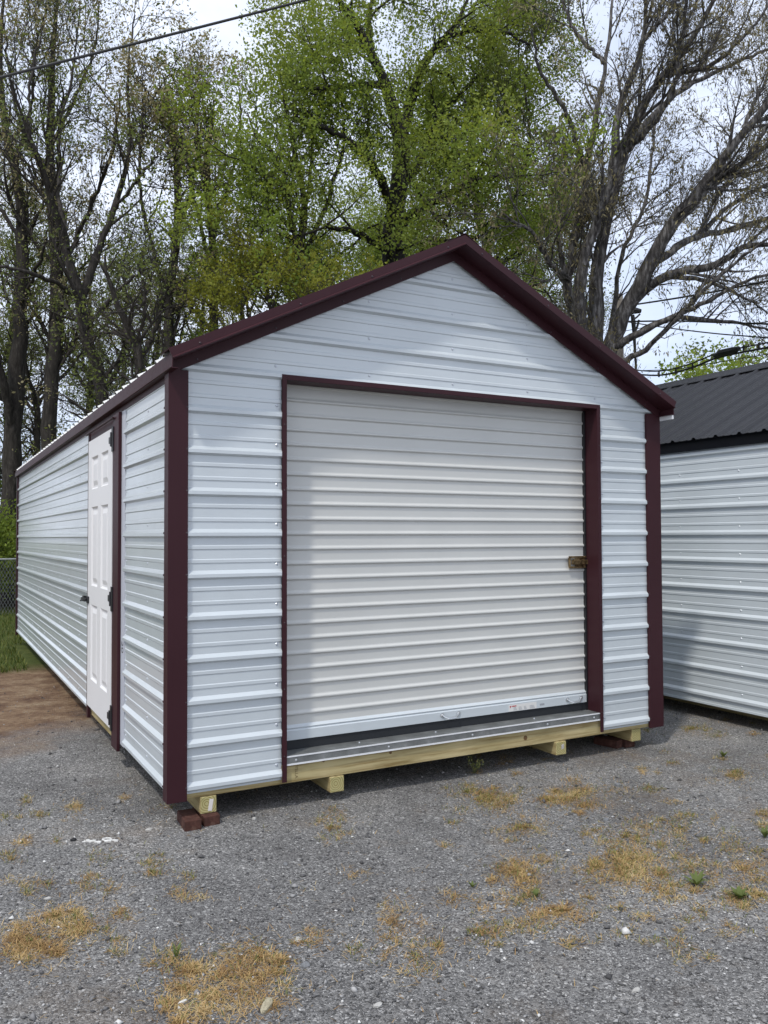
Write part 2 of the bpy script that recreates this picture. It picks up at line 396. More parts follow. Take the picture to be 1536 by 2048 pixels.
    lm3 = math2('MAXIMUM', lm.outputs[0], gm2.outputs[0])
    g = mix(math2('MULTIPLY', gm, lm3), g, gr.outputs['Color'])
    L.new(g, b.inputs['Base Color'])
    h = math2('ADD', math2('ADD', math2('MULTIPLY', v1.outputs['Distance'], -1.0), math2('MULTIPLY', v2.outputs['Distance'], -0.5)), math2('MULTIPLY', n3.outputs['Fac'], 3.0))
    bp = node(N, 'ShaderNodeBump', Strength=0.9, Distance=0.012); L.new(h, bp.inputs['Height']); L.new(bp.outputs['Normal'], b.inputs['Normal'])
    return M


gx = axis_steps(-160, 160, -4, 8, 0.12); gy = axis_steps(-60, 200, -4, 9, 0.12)
XX, YY = np.meshgrid(gx, gy, indexing='ij'); ZZ = ground_h(XX, YY)
idx = np.arange(XX.size).reshape(XX.shape)
Fg = np.stack([idx[:-1, :-1], idx[1:, :-1], idx[1:, 1:], idx[:-1, 1:]], -1).reshape(-1, 4)
tag(link_mesh('ground', np.stack([XX, YY, ZZ], -1).reshape(-1, 3), Fg, ground_material(), smooth=True), kind='structure')

# ------------------------------------------------------------------ ribbed sheet metal
PITCH = 0.2286


def rib_profile(z0, z1):
    pts = []
    k = math.floor((z0 - 0.05) / PITCH)
    while k * PITCH - 0.05 < z1:
        c = k * PITCH
        pts += [(c - 0.025, 0), (c - 0.012, 0.019), (c + 0.006, 0.019), (c + 0.026, 0)]
        for q in (0.0762, 0.1524):
            pts += [(c + q - 0.013, 0), (c + q - 0.008, 0.0036), (c + q + 0.008, 0.0036), (c + q + 0.013, 0)]
        k += 1
    out = [p for p in pts if z0 < p[0] < z1]
    def val(z):
        for (a, oa), (b2, ob) in zip(pts, pts[1:]):
            if a <= z <= b2: return oa + (ob - oa) * (z - a) / (b2 - a)
        return 0.0
    return [(z0, val(z0))] + out + [(z1, val(z1))]


def sheet(name, parent, m, f, z0, z1, left, right, lift=0.0, seg=1):
    """ribbed sheet: f(s, out, z) -> 3D; left(z)/right(z) the ends; a thin double skin"""
    pr = rib_profile(z0, z1); V = []; F = []
    T = 0.0012
    for back in (0, 1):
        for z, o in pr:
            a, b = left(z), right(z)
            for j in range(seg + 1):
                V.append(f(a + (b - a) * j / seg, o + lift - back * T, z))
    n = len(pr); w = seg + 1
    for back in (0, 1):
        k = back * n * w
        for i in range(n - 1):
            for j in range(seg):
                q = (k + i * w + j, k + i * w + j + 1, k + (i + 1) * w + j + 1, k + (i + 1) * w + j)
                F.append(q if not back else q[::-1])
    h = n * w
    for j in range(seg):
        F.append((j, h + j, h + j + 1, j + 1)); t = (n - 1) * w
        F.append((t + j, t + j + 1, h + t + j + 1, h + t + j))
    for i in range(n - 1):
        F.append((i * w, (i + 1) * w, h + (i + 1) * w, h + i * w)); e = w - 1
        F.append((i * w + e, h + i * w + e, h + (i + 1) * w + e, (i + 1) * w + e))
    return link_mesh(name, V, F, m, parent)


def wall_sheets(parent, f, z0, z1, left, right, m=None, lift=0.0):
    k = 0; rows = []
    edges = [z0]
    while True:
        k += 4
        e = k * PITCH + 0.033
        if e >= z1 - 0.1: break
        edges.append(e)
    edges.append(z1)
    for i, (a, b) in enumerate(zip(edges, edges[1:])):
        lo = a - (0.066 if i else 0.0)
        sheet('siding_panel', parent, m or M_WHITE, f, lo, b, left, right, lift + (0.0016 if i % 2 else 0.0))


# ------------------------------------------------------------------ the white and burgundy shed
WD, LN, SL = 3.70, 8.82, 0.492
XL, XR = 0.03, 3.67                            # the side walls
shed = empty('metal_shed', (0, 0, GZ), 'white ribbed metal shed with burgundy trim and a wide roll-up door in its gable front', 'shed')
OFF = GZ
# everything below is in world coordinates; parts are moved into the shed's frame by this helper


def part(o):
    o.matrix_parent_inverse = Matrix.Translation((0, 0, -OFF)); return o


def P(mb, name, m, smooth=False, bevel=0.0, kind=None, parent=None):
    return mb.build(name, m, parent or shed, smooth, bevel, kind)


zr = lambda x: 2.331 + SL * (x if x < WD / 2 else WD - x)       # top of roof
front = lambda s, o, z: (s, -o, z)
leftw = lambda s, o, z: (XL - o, s, z)
rightw = lambda s, o, z: (XR + o, s, z)
backw = lambda s, o, z: (s, LN + o, z)
cst = lambda v: (lambda z: v)
gl = lambda z: max(XL, (z - 2.289) / SL)
gr_ = lambda z: WD - gl(z)
ZB = -0.035
wall_sheets(shed, front, ZB, 2.2845, cst(XL), cst(0.664))
wall_sheets(shed, front, ZB, 2.2845, cst(3.098), cst(XR))
for a, b, lf in ((2.2848, 2.775, 0.0), (2.71, 3.19, 0.0016)):
    sheet('siding_panel', shed, M_WHITE, front, a, b, gl, gr_, lf)
wall_sheets(shed, leftw, ZB, 2.206, cst(0.0), cst(1.185))
wall_sheets(shed, leftw, ZB, 2.206, cst(2.56), cst(LN))
wall_sheets(shed, rightw, ZB, 2.206, cst(0.0), cst(LN))
wall_sheets(shed, backw, ZB, 3.19, gl, gr_)

# inner floor, so that nothing shows through below
P(MB().box((XL + 0.045, 0.05, -0.05), (XR - 0.045, LN - 0.03, 0.085)), 'floor_deck', M_WOODX)
# front floor beam, side beams, skids
P(MB().box((XL + 0.004, 0.002, -0.062), (XR - 0.004, 0.042, 0.046)), 'floor_beam', M_WOODX, bevel=0.004)
P(MB().box((XL + 0.004, 0.045, -0.030), (XL + 0.04, LN - 0.02, 0.046)), 'floor_beam', M_WOODY)
P(MB().box((XR - 0.04, 0.045, -0.030), (XR - 0.004, LN - 0.02, 0.046)), 'floor_beam', M_WOODY)
beam = [o for o in shed.children if o.name.startswith('floor_beam')][0]
for kx, kz, kr in ((2.42, -0.006, 0.013), (1.38, 0.028, 0.008), (0.93, 0.036, 0.007)):
    mb = MB(); mb.dome((kx, 0.0025, kz), (0, -1, 0), kr, 10, 0.06); o = mb.build('knot', M_KNOT, beam)


def text(name, body, size, m, parent, mw):
    cu = bpy.data.curves.new(name, 'FONT'); cu.body = body; cu.size = size; cu.extrude = 0.0003; cu.align_x = 'CENTER'; cu.align_y = 'CENTER'
    cu.materials.append(m); tmp = bpy.data.objects.new(name, cu); C.objects.link(tmp); bpy.context.view_layer.update()
    me = bpy.data.meshes.new_from_object(tmp.evaluated_get(bpy.context.evaluated_depsgraph_get())); bpy.data.objects.remove(tmp)
    me.name = name; o = bpy.data.objects.new(name, me); C.objects.link(o); o.parent = parent; o.matrix_local = mw; return o


def frame(loc, xdir, ydir):
    x = Vector(xdir).normalized(); y = Vector(ydir).normalized(); z = x.cross(y)
    M4 = Matrix.Identity(4)
    for i in range(3): M4[i][0] = x[i]; M4[i][1] = y[i]; M4[i][2] = z[i]; M4[i][3] = loc[i]
    return M4


text('lumber_stamp', 'YELLA', 0.026, M_STAMP, beam, frame((0.757, 0.0012, -0.004), (0, 0, -1), (1, 0, 0)))
for i, sx in enumerate((0.238, 1.012, 2.715, 3.448)):
    y0 = (-0.005, -0.012, -0.016, 0.01)[i]
    o = MB().box((-0.045, y0, -0.045), (0.045, LN - 0.1, 0.045)).build('skid', [M_WOODY, M_WOODE], shed, bevel=0.004)
    o.location = (sx, 0, -0.1085); 
    for p in o.data.polygons:
        if abs(p.normal.y) > 0.9: p.material_index = 1
    if i in (0, 2):
        tg = MB().box((-0.011, -0.0015, -0.034), (0.011, 0, 0.03)).build('tag', M_TAG, o); tg.location = (0.012, y0, 0.0); tg.rotation_euler = (0.0 if i == 0 else 0.25, R(9 if i == 0 else -14), 0)

# roll-up door
DX0, DX1, DY, DZ0, DZ1 = 0.69, 3.07, 0.125, 0.15, 2.262
door = MB()
cur = []
z = DZ0 + 0.085; q = 0.0889
while z < DZ1 + 0.1:
    cur += [(z, 0.0), (z + 0.054, 0.0), (z + 0.058, 0.0015), (z + 0.0635, 0.0095), (z + 0.066, 0.0105), (z + 0.071, 0.0105), (z + 0.074, 0.0095), (z + 0.083, 0.0015)]
    z += q
V = []; F = []
for z, o in cur: V += [(DX0 - 0.03, DY - o, z), (DX1 + 0.03, DY - o, z)]
n = len(cur); V += [(x, y + 0.002, z) for x, y, z in V]
for i in range(n - 1):
    F.append((2 * i, 2 * i + 1, 2 * i + 3, 2 * i + 2)); F.append((2 * n + 2 * i, 2 * n + 2 * i + 2, 2 * n + 2 * i + 3, 2 * n + 2 * i + 1))
curtain = link_mesh('roll_up_door', V, F, M_CURT, shed)
bar = MB().prism([(DY - 0.006, DZ0), (DY - 0.02, DZ0 + 0.004), (DY - 0.02, DZ0 + 0.058), (DY - 0.012, DZ0 + 0.066), (DY - 0.018, DZ0 + 0.075), (DY - 0.002, DZ0 + 0.09), (DY + 0.004, DZ0 + 0.09), (DY + 0.004, DZ0)],
              lambda a, b: (DX0 - 0.02, a, b), lambda a, b: (DX1 + 0.02, a, b)).build('bottom_bar', M_WHITE, curtain)
MB().box((DX0 - 0.02, DY - 0.012, 0.097), (DX1 + 0.02, DY + 0.01, DZ0 + 0.002)).build('rubber_seal', M_RUBBER, curtain)
for hx in (1.885, 2.94):
    h = MB(); zc = DZ0 + 0.040
    h.tube([(hx - 0.062, DY - 0.022, zc), (hx - 0.05, DY - 0.035, zc - 0.012), (hx - 0.03, DY - 0.05, zc - 0.022), (hx + 0.03, DY - 0.05, zc - 0.022), (hx + 0.05, DY - 0.035, zc - 0.012), (hx + 0.062, DY - 0.022, zc)], 0.0052, 8)
    for sx in (-0.064, 0.064):
        h.tube([(hx + sx, DY - 0.0205, zc), (hx + sx, DY - 0.025, zc)], 0.014, 10); h.dome((hx + sx, DY - 0.025, zc), (0, -1, 0), 0.006)
    h.build('handle', M_GALV, curtain, smooth=False)
st = MB().box((2.36, DY - 0.0212, DZ0 + 0.006), (2.60, DY - 0.02, DZ0 + 0.050)).build('sticker', M_PALE, curtain)
pr = MB(); pr.add([(2.368, DY - 0.0216, DZ0 + 0.043), (2.372, DY - 0.0216, DZ0 + 0.028), (2.385, DY - 0.0216, DZ0 + 0.043)], [(0, 1, 2)])
pr.box((2.388, DY - 0.0218, DZ0 + 0.036), (2.425, DY - 0.0213, DZ0 + 0.043)); MB_ = pr.build('printed_mark', M_RED, curtain)
pr = MB()
for r_ in range(3):
    for a, b in ((2.40, 2.43), (2.445, 2.475), (2.49, 2.515), (2.54, 2.585)):
        pr.box((a, DY - 0.0218, DZ0 + 0.012 + r_ * 0.008), (b - 0.004 * r_, DY - 0.0213, DZ0 + 0.015 + r_ * 0.008))
pr.box((2.63, DY - 0.0205, DZ0 + 0.02), (2.67, DY - 0.0195, DZ0 + 0.034))
pr.build('printed_lines', M_GREYPR, curtain, kind='stuff')
# slide bolt of the roll-up door
lk = MB(); lx0, lx1, lz = 2.905, 3.068, 1.163
lk.box((lx0, DY - 0.026, lz + 0.030), (lx1, DY - 0.0178, lz + 0.044)); lk.box((lx0, DY - 0.026, lz - 0.044), (lx1, DY - 0.0178, lz - 0.030))
lk.box((lx0 - 0.004, DY - 0.03, lz - 0.03), (lx0 + 0.01, DY - 0.0178, lz + 0.03)); lk.box((lx0 + 0.06, DY - 0.0225, lz - 0.03), (lx1, DY - 0.0178, lz + 0.03))
for bx in (lx0 + 0.012, lx1 - 0.02):
    for sz in (-0.037, 0.037): lk.dome((bx, DY - 0.026, lz + sz), (0, -1, 0), 0.0045)
latch = lk.build('slide_bolt', M_BRASS, curtain, bevel=0.001)
MB().box((lx0 + 0.02, DY - 0.038, lz - 0.016), (lx1 + 0.008, DY - 0.0235, lz + 0.016)).box((lx0 + 0.022, DY - 0.05, lz + 0.008), (lx0 + 0.075, DY - 0.0385, lz + 0.022)).build('bolt_bar', M_BRASS, curtain, bevel=0.002)
# little dents and specks on the door: screws joined into one
# threshold
P(MB().box((DX0 - 0.02, -0.012, 0.088), (DX1 + 0.02, DY + 0.06, 0.096)), 'threshold', M_THR)
thr = [o for o in shed.children if o.name.startswith('threshold')][0]
MB().box((DX0 - 0.02, -0.0125, 0.052), (DX1 + 0.02, -0.006, 0.0875)).build('front_lip', M_THR, thr)
MB().box((DX0 - 0.02, -0.0165, 0.0425), (DX1 + 0.02, -0.0022, 0.0515)).build('bright_edge', M_EDGE, thr)
MB().box((DX0 - 0.02, -0.0155, 0.0885), (DX1 + 0.02, -0.0125, 0.0965)).build('bright_edge', M_EDGE, thr)
for bx in (0.75, 1.36, 1.98, 2.6, 3.02):
    MB().dome((bx, -0.0125, 0.068), (0, -1, 0), 0.006, 8, 0.7).build('bolt', M_GALV, thr)
for bx in (1.2, 1.75, 2.55):
    MB().dome((bx, 0.07, 0.096), (0, 0, 1), 0.006, 8, 0.8).build('bolt', M_GALV, thr)


def burg(poly_boxes, name):
    mb = MB()
    for a, b in poly_boxes: mb.box(a, b)
    return P(mb, name, M_BURG, bevel=0.0025)


# trim round the roll-up opening: face flange + return into the recess
burg([((0.660, -0.0235, -0.048), (0.690, -0.0195, 2.292)), ((0.6865, -0.0195, 0.0966), (0.690, DY + 0.02, 2.288))], 'door_jamb')
burg([((3.070, -0.0235, 0.0), (3.100, -0.0195, 2.292)), ((3.070, -0.0195, 0.0966), (3.0735, DY + 0.02, 2.288)), ((3.070, -0.0235, -0.04), (3.100, -0.0195, 0.0))], 'door_jamb')
burg([((0.6905, -0.0235, 2.262), (3.0695, -0.0195, 2.292)), ((0.6905, -0.0195, 2.262), (3.0695, DY + 0.02, 2.2655))], 'door_header')
for a, b in ((0.6905, 0.702), (3.058, 3.0695)): P(MB().box((a, DY - 0.024, 0.0968), (b, DY + 0.012, 2.2615)), 'door_guide', M_BLKMET)
# corner trims
T = 0.0035
for cx, cy, sx, sy in ((XL, 0, 1, 1), (XR, 0, -1, 1), (XL, LN, 1, -1), (XR, LN, -1, -1)):
    ox, oy = cx - sx * 0.0245, cy - sy * 0.0245; wa = 0.084 if cx < 1 else 0.113; w = 0.062
    L_ = [(0, 0), (wa + 0.0245, 0), (wa + 0.0245, 0.020), (wa + 0.0215, 0.020), (wa + 0.0215, T), (wa - 0.004, T + 0.0012), (T, T), (T + 0.0012, w - 0.004), (T, w + 0.0215), (0.020, w + 0.0215), (0.020, w + 0.0245), (0, w + 0.0245)]
    if sx * sy < 0: L_ = L_[::-1]
    mb = MB().prism(L_, lambda a, b: (ox + sx * a, oy + sy * b, -0.066), lambda a, b: (ox + sx * a, oy + sy * b, 2.285 if sy > 0 and False else 2.262))
    P(mb, 'corner_trim', M_BURG, bevel=0.003)
# roof sheets: the ribs run down the slope
nx = -SL / math.hypot(1, SL); nz_ = 1 / math.hypot(1, SL)


def roof_left(s, o, y): return (s + o * nx, y, zr(s) + o * nz_)


def roof_right(s, o, y): return (WD - s - o * nx, y, zr(s) + o * nz_)


OV = 0.15
for f_ in (roof_left, roof_right):
    yb = [-OV + 0.01] + [0.9144 * i + 0.04 for i in range(1, 10)] + [LN + OV - 0.01]
    for i, (a, b) in enumerate(zip(yb, yb[1:])):
        sheet('roof_panel', shed, M_ROOFW, f_, a - (0.05 if i else 0), b, cst(-0.002), cst(WD / 2 - 0.01), 0.001 + (0.0016 if i % 2 else 0))
# ridge cap
mb = MB()
cap = [(-0.14, 0.0), (-0.06, 0.006), (0.0, 0.012), (0.06, 0.006), (0.14, 0.0)]
zt = lambda x: zr(WD / 2 + x) + 0.027
pts_ = [(WD / 2 + a, zt(a) + h_) for a, h_ in cap]
poly = pts_ + [(x, z - 0.003) for x, z in pts_[::-1]]
mb.prism(poly, lambda a, b: (a, -OV - 0.006, b), lambda a, b: (a, LN + OV + 0.006, b))
P(mb, 'ridge_cap', M_BURG)
# rake trims, front and back


def rake(side, ybase, sgn):
    """profile in (y outwards, n down from the roof) swept along the slope"""
    prof = [(-0.03, 0.024), (OV + 0.004, 0.024), (OV + 0.005, -0.022), (OV + 0.017, -0.029), (OV + 0.017, -0.033), (OV - 0.002, -0.036), (0.028, -0.036), (0.0255, -0.093), (0.0215, -0.093), (0.0215, -0.030), (OV - 0.004, -0.030), (OV - 0.002, 0.018), (-0.03, 0.018)]
    def end(x, vertical_cut):
        def f(y, nn):
            if vertical_cut: X = WD / 2; Z = zr(WD / 2) + nn / nz_
            else: X = x + nn * nx; Z = zr(x) + nn * nz_
            if side: X = WD - X
            return (X, ybase + sgn * y, Z)
        return f
    mb = MB().prism(prof, end(-0.018, False), end(0, True))
    return P(mb, 'rake_trim', M_BURG)


for side in (0, 1):
    rake(side, 0, -1); rake(side, LN, 1)
# eave trims along the side walls
for sd in (0, 1):
    X = (lambda v: v) if not sd else (lambda v: WD - v)
    e0 = lambda a, b: (X(a), -OV + 0.002, b)
    e1 = lambda a, b: (X(a), LN + OV - 0.002, b)
    mb = MB().prism([(0.03, 2.322), (-0.005, 2.331), (-0.009, 2.252), (-0.014, 2.247), (-0.009, 2.2435), (0.026, 2.2435), (0.026, 2.248), (-0.003, 2.248), (-0.001, 2.318), (0.03, 2.317)], e0, e1)
    P(mb, 'eave_trim', M_BURG)
    a, b = sorted((X(XL - 0.006), X(XL - 0.0015)))
    P(MB().box((a, 0.001, 2.2065), (b, LN - 0.001, 2.243)), 'eave_band', M_BURG)
    if sd: P(MB().box((3.692, -OV + 0.004, 2.214), (3.7055, 0.05, 2.2430)), 'soffit_closure', M_EDGE)
# side door
mb = MB().box((XL - 0.006, 1.186, -0.035), (XL, 1.305, 2.206)); P(mb, 'flashing_strip', M_STRIP)
stp = [o for o in shed.children if o.name.startswith('flashing_strip')][0]
text('marker_note', '20', 0.085, M_INK, stp, frame((XL - 0.0063, 1.25, 0.62), (0, 0, -1), (0, -1, 0)))
burg([((XL - 0.028, 1.302, -0.085), (XL - 0.0065, 1.498, 2.2055))], 'door_jamb')
burg([((XL - 0.024, 2.502, -0.085), (XL, 2.558, 2.2055))], 'door_jamb')
burg([((XL - 0.016, 1.4985, 2.122), (XL + 0.012, 2.5015, 2.2055))], 'door_header')
burg([((XL - 0.048, 1.43, 2.176), (XL - 0.0285, 2.57, 2.184))], 'drip_cap')
P(MB().box((XL + 0.008, 1.499, -0.062), (XL + 0.03, 2.501, 0.04)), 'door_sill', M_WOODY)
DY0, DY1, DB, DT = 1.506, 2.494, 0.025, 2.118
sdoor = empty('side_door', (XL, 0, 0)); sdoor.parent = shed
colsY = [(DY0 + 0.15, DY0 + 0.43), (DY1 - 0.43, DY1 - 0.15)]
H = DT - DB
rowsZ = [(DT - H * 0.186, DT - H * 0.066), (DT - H * 0.545, DT - H * 0.252), (DT - H * 0.893, DT - H * 0.615)]
ys = sorted({DY0, DY1, *[v for c in colsY for v in c]}); zs = sorted({DB, DT, *[v for c in rowsZ for v in c]})
mb = MB(); X0 = -0.030
for i in range(len(ys) - 1):
    for j in range(len(zs) - 1):
        if (ys[i], ys[i + 1]) in colsY and (zs[j], zs[j + 1]) in rowsZ: continue
        mb.add([(X0, ys[i], zs[j]), (X0, ys[i], zs[j + 1]), (X0, ys[i + 1], zs[j + 1]), (X0, ys[i + 1], zs[j])], [(0, 1, 2, 3)])
mb.box((-0.0145, DY0, DB), (0.006, DY1, DT))
for (a, b) in ((DY0, DY0 + 0.001), (DY1 - 0.001, DY1)): mb.box((X0 + 0.0002, a, DB), (-0.0147, b, DT))
mb.box((X0 + 0.0002, DY0 + 0.0012, DB), (-0.0147, DY1 - 0.0012, DB + 0.001)); mb.box((X0 + 0.0002, DY0 + 0.0012, DT - 0.001), (-0.0147, DY1 - 0.0012, DT))
mb.build('door_leaf', M_DOOR, sdoor)
for (a, b) in colsY:
    for (c, d) in rowsZ:
        V = []; F = []
        for ins, dep in ((0, 0), (0.014, 0.0125), (0.028, 0.0125), (0.062, 0.003)):
            V += [(X0 + dep, a + ins, c + ins), (X0 + dep, a + ins, d - ins), (X0 + dep, b - ins, d - ins), (X0 + dep, b - ins, c + ins)]
        for k in range(3):
            for i in range(4): F.append((4 * k + i, 4 * k + (i + 1) % 4, 4 * k + 4 + (i + 1) % 4, 4 * k + 4 + i))
        F.append((12, 13, 14, 15))
        link_mesh('panel', V, F, M_DOOR, sdoor)
for hz in (DT - 0.08, DB + H * 0.43, DB + 0.08):
    mb = MB().box((-0.036, DY0 - 0.045, hz - 0.085), (-0.0285, DY0 + 0.008, hz + 0.085)).box((-0.0375, DY0 + 0.009, hz - 0.022), (-0.0302, DY0 + 0.10, hz + 0.022))
    mb.tube([(-0.038, DY0 + 0.004, hz - 0.05), (-0.038, DY0 + 0.004, hz + 0.05)], 0.008, 8)
    mb.build('hinge', M_BLKMET, sdoor)
mb = MB().box((-0.04, DY1 - 0.075, 0.83), (-0.0305, DY1 + 0.0, 0.885)).box((-0.054, DY1 - 0.03, 0.845), (-0.0405, DY1 + 0.17, 0.868)).box((-0.046, DY1 + 0.08, 0.835), (-0.0245, DY1 + 0.16, 0.88))
mb.tube([(-0.054, DY1 + 0.02, 0.857), (-0.085, DY1 + 0.02, 0.85)], 0.007, 6)
mb.build('door_bolt', M_BLKMET, sdoor)

# screws: too small to pick apart, joined by colour
mb = MB(); md = MB()
for k in range(0, 10):
    z = k * PITCH + 0.053
    for x in (0.635, 3.13): mb.dome((x, 0, z), (0, -1, 0), 0.0078)
    for y in (0.55, 1.15): mb.dome((XL, y, z), (-1, 0, 0), 0.0078)
    for y in np.arange(3.1, LN - 0.1, 0.61): mb.dome((XL, y, z), (-1, 0, 0), 0.0078)
    for y in np.arange(0.4, LN - 0.1, 0.61): mb.dome((XR, y, z), (1, 0, 0), 0.0078)
    zz = k * PITCH
    for s in (0.108, 3.562): md.dome((s, -0.0225, zz + 0.004), (0, -1, 0), 0.0055)
    md.dome((XL - 0.0235, 0.070, zz + 0.004), (-1, 0, 0), 0.0055)
for k in range(10, 14):
    z = k * PITCH + 0.053
    for x in (0.63, 1.24, 1.85, 2.46, 3.07):
        if gl(z) + 0.12 < x < gr_(z) - 0.12:
            mb.dome((x, 0, z), (0, -1, 0), 0.0078); mb.dome((x, 0, z + 0.09), (0, -1, 0), 0.0055)
P(mb, 'screw_heads', M_SCREW, kind='stuff')
for sd in (0, 1):
    for x in (0.14, 0.72, 1.18, 1.72):
        Xs = x if not sd else WD - x
        md.dome((Xs, -OV - 0.005, zr(Xs) - 0.012), (0, -1, 0), 0.006); 
    for x in (0.16, 0.62, 1.05, 1.45):
        Xs = x if not sd else WD - x
        md.dome((Xs, -0.0255, zr(Xs) - 0.082), (0, -1, 0), 0.006)
for x in (0.675, 3.085):
    for z in np.arange(0.1, 2.2, 0.38): md.dome((x, -0.0235, z), (0, -1, 0), 0.004)
P(md, 'trim_screws', M_SCREWD, kind='stuff')
# shift every direct part into the shed's frame (the shed's base stands on the gravel)
for o in shed.children: o.matrix_parent_inverse = Matrix.Translation((0, 0, -GZ))

# ------------------------------------------------------------------ bricks under the skids


def brick(x, y, z, rz, label, rot=(0, 0)):
    o = MB().box((-0.045, -0.1, 0), (0.045, 0.1, 0.0575)).build('brick', M_BRICK, None, bevel=0.004)
    o.location = (x, y, z); o.rotation_euler = (rot[0], rot[1], R(rz)); tag(o, label, 'brick', 'bricks propping up the white shed')


brick(0.139, 0.025, GZ, -3, 'red brown brick sticking out furthest under the shed\'s left front corner')
brick(0.240, 0.045, GZ, 2, 'dark brick directly under the tagged skid end at the shed\'s left front')
brick(3.345, 0.19, GZ, 14, 'red brick lying askew left of the skid at the shed\'s right front')
brick(3.452, 0.17, GZ, -4, 'dark brick under the skid end at the shed\'s right front corner')

# ------------------------------------------------------------------ the neighbouring shed
NX, NY0, NY1, NW = 4.70, -2.6, 8.2, 3.66
nsh = empty('metal_shed', (NX, NY0, GZ), 'white ribbed metal shed with black roof and eave trim, cut off beside the first shed', 'shed')
NB = 0.0; NE = 2.19
nl = lambda s, o, z: (-o, s - NY0, z - GZ)
nrt = lambda s, o, z: (NW + o, s - NY0, z - GZ)
nf = lambda s, o, z: (s, -o, z - GZ)
nb = lambda s, o, z: (s, NY1 - NY0 + o, z - GZ)
zb = -0.085
NS = 0.50
nroof = lambda x: NE + 0.02 + NS * (x if x < NW / 2 else NW - x)
ngl = lambda z: max(0.0, (z - NE + 0.02) / NS)
wall_sheets(nsh, nl, zb, 2.16, cst(NY0), cst(NY1)); wall_sheets(nsh, nrt, zb, 2.16, cst(NY0), cst(NY1))
for f_ in (nf, nb):
    wall_sheets(nsh, f_, zb, NE + NS * NW / 2 - 0.03, ngl, lambda z: NW - ngl(z))
MB().box((0.02, 0.02, -0.07 - GZ), (NW - 0.02, NY1 - NY0 - 0.02, 0.05 - GZ)).build('floor_deck', M_WOODX, nsh)
for sx in (0.45, NW - 0.45): MB().box((sx - 0.045, 0.02, 0.0), (sx + 0.045, NY1 - NY0 - 0.02, 0.1415)).build('skid', M_WOODY, nsh)
for sx in (0, 1):
    X = (lambda v: v) if not sx else (lambda v: NW - v)
    a, b = sorted((X(-0.026), X(-0.022))); MB().box((a, -0.03, 2.085 - GZ), (b, NY1 - NY0 + 0.03, 2.172 - GZ)).build('eave_trim', M_BLKTRIM, nsh)
    a, b = sorted((X(-0.05), X(0.0))); MB().box((a, -0.10, 2.172 - GZ), (b, NY1 - NY0 + 0.1, 2.182 - GZ)).build('eave_trim', M_BLKTRIM, nsh)
n2x = -NS / math.hypot(1, NS); n2z = 1 / math.hypot(1, NS)
for sd in (0, 1):
    def rf(s, o, y, sd=sd):
        x = s + o * n2x
        return (x if not sd else NW - x, y - NY0, nroof(s) + o * n2z - GZ)
    yb = [NY0 - 0.12] + [NY0 + 0.9144 * i for i in range(1, 12)] + [NY1 + 0.12]
    yb = [v for v in yb if v <= NY1 + 0.121]
    for i, (a, b) in enumerate(zip(yb, yb[1:])):
        sheet('roof_panel', nsh, M_BLACK, rf, a - (0.05 if i else 0), b, cst(-0.085), cst(NW / 2 - 0.01), 0.003 + (0.0016 if i % 2 else 0))
cap = [(-0.17, 0.0), (-0.165, 0.004), (-0.03, 0.006), (0, 0.012), (0.03, 0.006), (0.165, 0.004), (0.17, 0.0)]
pts_ = [(NW / 2 + a, nroof(NW / 2 + a) + 0.026 + h_ - GZ) for a, h_ in cap]
MB().prism(pts_ + [(x, z - 0.004) for x, z in pts_[::-1]], lambda a, b: (a, -0.15, b), lambda a, b: (a, NY1 - NY0 + 0.15, b)).build('ridge_cap', M_BLACK, nsh)
for cx, cy, sx, sy in ((0, 0, 1, 1), (NW, 0, -1, 1), (0, NY1 - NY0, 1, -1), (NW, NY1 - NY0, -1, -1)):
    mb = MB(); ax, bx = sorted((cx - sx * 0.0245, cx + sx * 0.1)); ay, by = sorted((cy - sy * 0.0245, cy - sy * 0.0215))
    mb.box((ax, ay, zb - 0.03 - GZ), (bx, by, 2.08 - GZ))
    ax, bx = sorted((cx - sx * 0.0245, cx - sx * 0.0215)); ay, by = sorted((cy - sy * 0.021, cy + sy * 0.1)); mb.box((ax, ay, zb - 0.03 - GZ), (bx, by, 2.08 - GZ))
    mb.build('corner_trim', M_BLKTRIM, nsh)
mb = MB()
for k in range(0, 10):
    for y in np.arange(NY0 + 0.24, NY1, 0.61): mb.dome((0, y - NY0, k * PITCH + 0.053 - GZ), (-1, 0, 0), 0.0078)
mb.build('screw_heads', M_SCREW, nsh, kind='stuff')
for y in (NY0 + 0.3, NY0 + 3.5, NY1 - 2): pass

# ------------------------------------------------------------------ trees


def unit(v): return v / (np.linalg.norm(v, axis=-1, keepdims=True) + 1e-9)


def resample(pts, rad, K, jit, g):
    pts = np.array(pts, float); rad = np.array(rad, float)
    seg = np.r_[0, np.cumsum(np.linalg.norm(np.diff(pts, axis=0), axis=1))]
    P0 = np.vstack([2 * pts[0] - pts[1], pts, 2 * pts[-1] - pts[-2]])
    out = []; rr = []
    for t in np.linspace(0, seg[-1], K):
        i = min(max(np.searchsorted(seg, t, 'right') - 1, 0), len(pts) - 2)
        u = (t - seg[i]) / max(seg[i + 1] - seg[i], 1e-6)
        a, b, c, d = P0[i], P0[i + 1], P0[i + 2], P0[i + 3]
        out.append(0.5 * (2 * b + (c - a) * u + (2 * a - 5 * b + 4 * c - d) * u * u + (3 * b - a - 3 * c + d) * u ** 3))
        rr.append(rad[i] + (rad[i + 1] - rad[i]) * u)
    out = np.array(out); out[1:-1] += g.normal(0, jit, (K - 2, 3)) * np.array([1, 1, 0.5])
    return out, np.array(rr)


